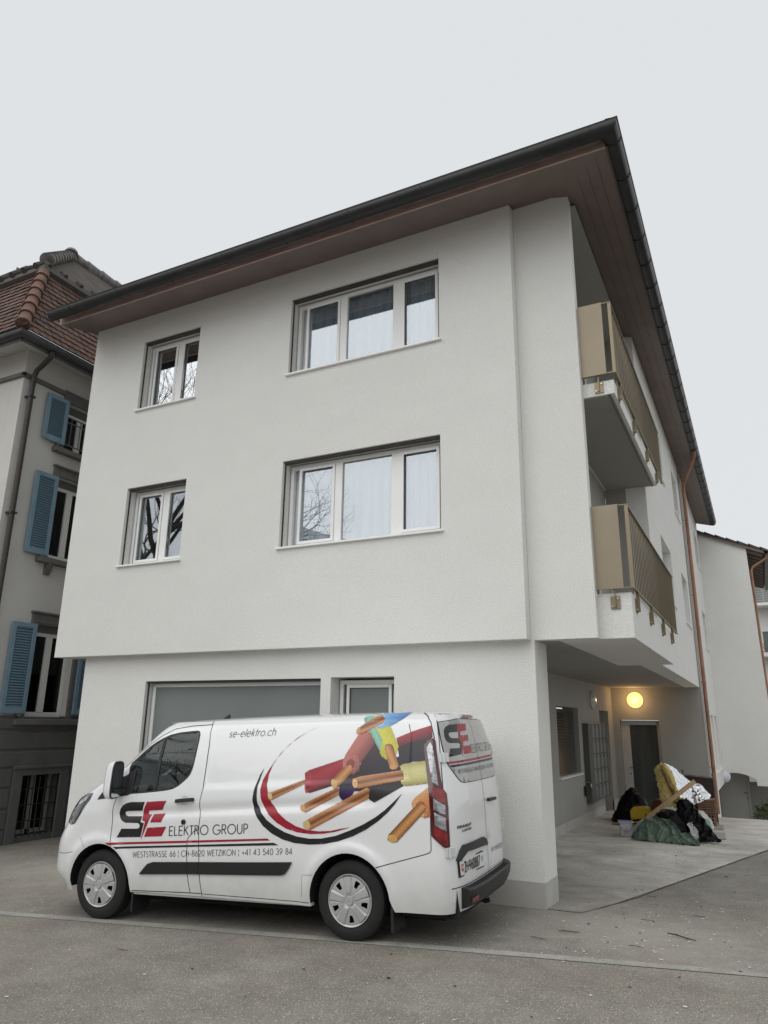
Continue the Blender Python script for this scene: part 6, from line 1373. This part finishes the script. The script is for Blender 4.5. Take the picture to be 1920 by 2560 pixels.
cable('w3y', [(.48,.44,.05),(.66,.62,.06),(.50,.46,.04)], ((3.15,1.93),(3.38,1.6)), .0035)
cable('w4i', [(.05,.14,.42),(.14,.34,.62),(.32,.58,.74)][::-1], ((3.1,1.9),(3.5,1.97)), .0040, along=1)
cable('w4c', CU, ((3.0,1.83),(3.24,1.92)), .0043)
cable('w5i', [(.30,.27,.07),(.62,.58,.24),(.66,.62,.30),(.40,.36,.11)], ((3.46,1.42),(3.72,1.44)), .0034)
cable('w5c', CU, ((3.0,1.34),(3.48,1.41)), .0037)
cable('w8i', [(.42,.13,.04),(.60,.22,.07),(.66,.36,.16)], ((3.6,1.1),(3.75,1.2)), .0030)
for k, c_, o_ in (('e1',(.44,.075,.10),.0038),('e2',(.56,.22,.19),.0040),('e2i',(.26,.06,.05),.0042),('e3',(.58,.54,.10),.0047),('e3i',(.20,.09,.04),.0049),('e4',(.34,.60,.76),.0052),('e5',(.72,.68,.36),.0046),('e8',(.66,.40,.22),.0042),('e8i',(.36,.12,.05),.0043),
    ('c1',(.64,.52,.24),.0044),('c2',(.60,.38,.14),.0050),('c5',(.74,.44,.20),.0052),('c6',(.62,.48,.22),.0046),('c7',(.52,.27,.10),.0042),('c3',(.60,.34,.14),.0058),('c4',(.52,.28,.14),.0058),('c8',(.62,.38,.11),.0052)):
    decal('cable_print', INK, [EN[k]], sidemap, off=o_, st=.012, col=lambda u,z,c_=c_: c_)
# cores that lie over their sleeve ends
cable('w2c', CU2, ((2.79,1.32),(2.97,1.50)), .0032); cable('w3c', CU2, ((3.30,1.67),(3.41,1.48)), .0040); cable('w8c', CU2, ((3.37,.87),(3.66,1.14)), .0034)
# rear graphics
def shear(l, c=(.5,1.7)): return l
for k, m_ in (('R_RS',BLK),('R_RE',CRM),('R_RE2',CRM),('R_RE3',CRM)): decal('logo', m_, [F[k]], rearmap, off=.0052, st=.05, parent=ro_)
decal('stripe', CRM, [[(.885,1.522),(.872,1.503),(-.70,1.527),(-.72,1.548)]], rearmap, off=.0052, st=.05, parent=ro_)
decal('stripe', BLK, [[(.853,1.491),(.837,1.472),(-.68,1.492),(-.70,1.515)]], rearmap, off=.0052, st=.05, parent=ro_)
lettering('lettering', 'ELEKTRO GROUP', (.20,1.584), (-.72,1.598), .078, rearmap, w_=.075, parent=ro_, off=.0075)
lettering('lettering', 'WESTSTRASSE 66 | CH-8620 WETZIKON | +41 43 540 39 84', (.715,1.411), (-.66,1.418), .036, rearmap, w_=.10, parent=ro_, off=.0075)
lettering('lettering', 'se-elektro.ch', (-.141,.632), (-.80,.60), .058, rearmap, w_=.085, slant=.1)
lettering('badge', 'TRANSIT', (.822,.946), (.50,.945), .022, rearmap, w_=.26, sp=.22, slant=.2, m=mat('badge_grey', (.06,.06,.065), .3, metal=.5), off=.004)
lettering('badge', 'CUSTOM', (.722,.912), (.506,.912), .018, rearmap, w_=.24, sp=.22, slant=.2, m=mat('badge_grey', (.06,.06,.065)), off=.004) if 'M' in G else None
PB = lambda x, z, o=0: PLm(x, z, .004+o)
q = MB(); x = .165
for ch in 'ZH-960887':
    if ch == '-': q.add([PB(x+.008,.42),PB(x+.030,.42),PB(x+.030,.54),PB(x+.008,.54)], [(0,1,2,3)]); x += .032; continue
    s0 = .117
    for st_ in G[ch][1]: stroke(q, [(a, c) for a, c in st_], .17, lambda a,c,o,x=x: PB(x+a*s0, .16+c*.68), 0)
    x += G[ch][0]*s0+.0165
q.build('plate_lettering', mat('plate_black', (.015,.015,.015), .4), po, recalc=False)
one('shield', mat('plate_red', (.45,.02,.025), .4), po, lambda q: q.add([PB(.05,.78),PB(.13,.78),PB(.13,.38),PB(.09,.22),PB(.05,.38)], [(0,1,2,3,4)]), recalc=False)
one('shield_cross', mat('plate_white', (.7,.7,.7)), po, lambda q: (q.add([PB(.081,.70,.0006),PB(.099,.70,.0006),PB(.099,.40,.0006),PB(.081,.40,.0006)], [(0,1,2,3)]), q.add([PB(.062,.60,.0007),PB(.118,.60,.0007),PB(.118,.50,.0007),PB(.062,.50,.0007)], [(0,1,2,3)])), recalc=False)
one('canton_arms', mat('plate_blue', (.25,.45,.62), .4), po, lambda q: q.add([PB(.90,.75),PB(.965,.75),PB(.965,.45),PB(.932,.30),PB(.90,.45)], [(0,1,2,3,4)]), recalc=False)
# roof aerial
one('aerial', BPL, van, lambda q: q.prism([(.80,1.99),(.93,1.99),(.92,2.055)], -.01, .01, lambda a,h,o: (a,o,h)))
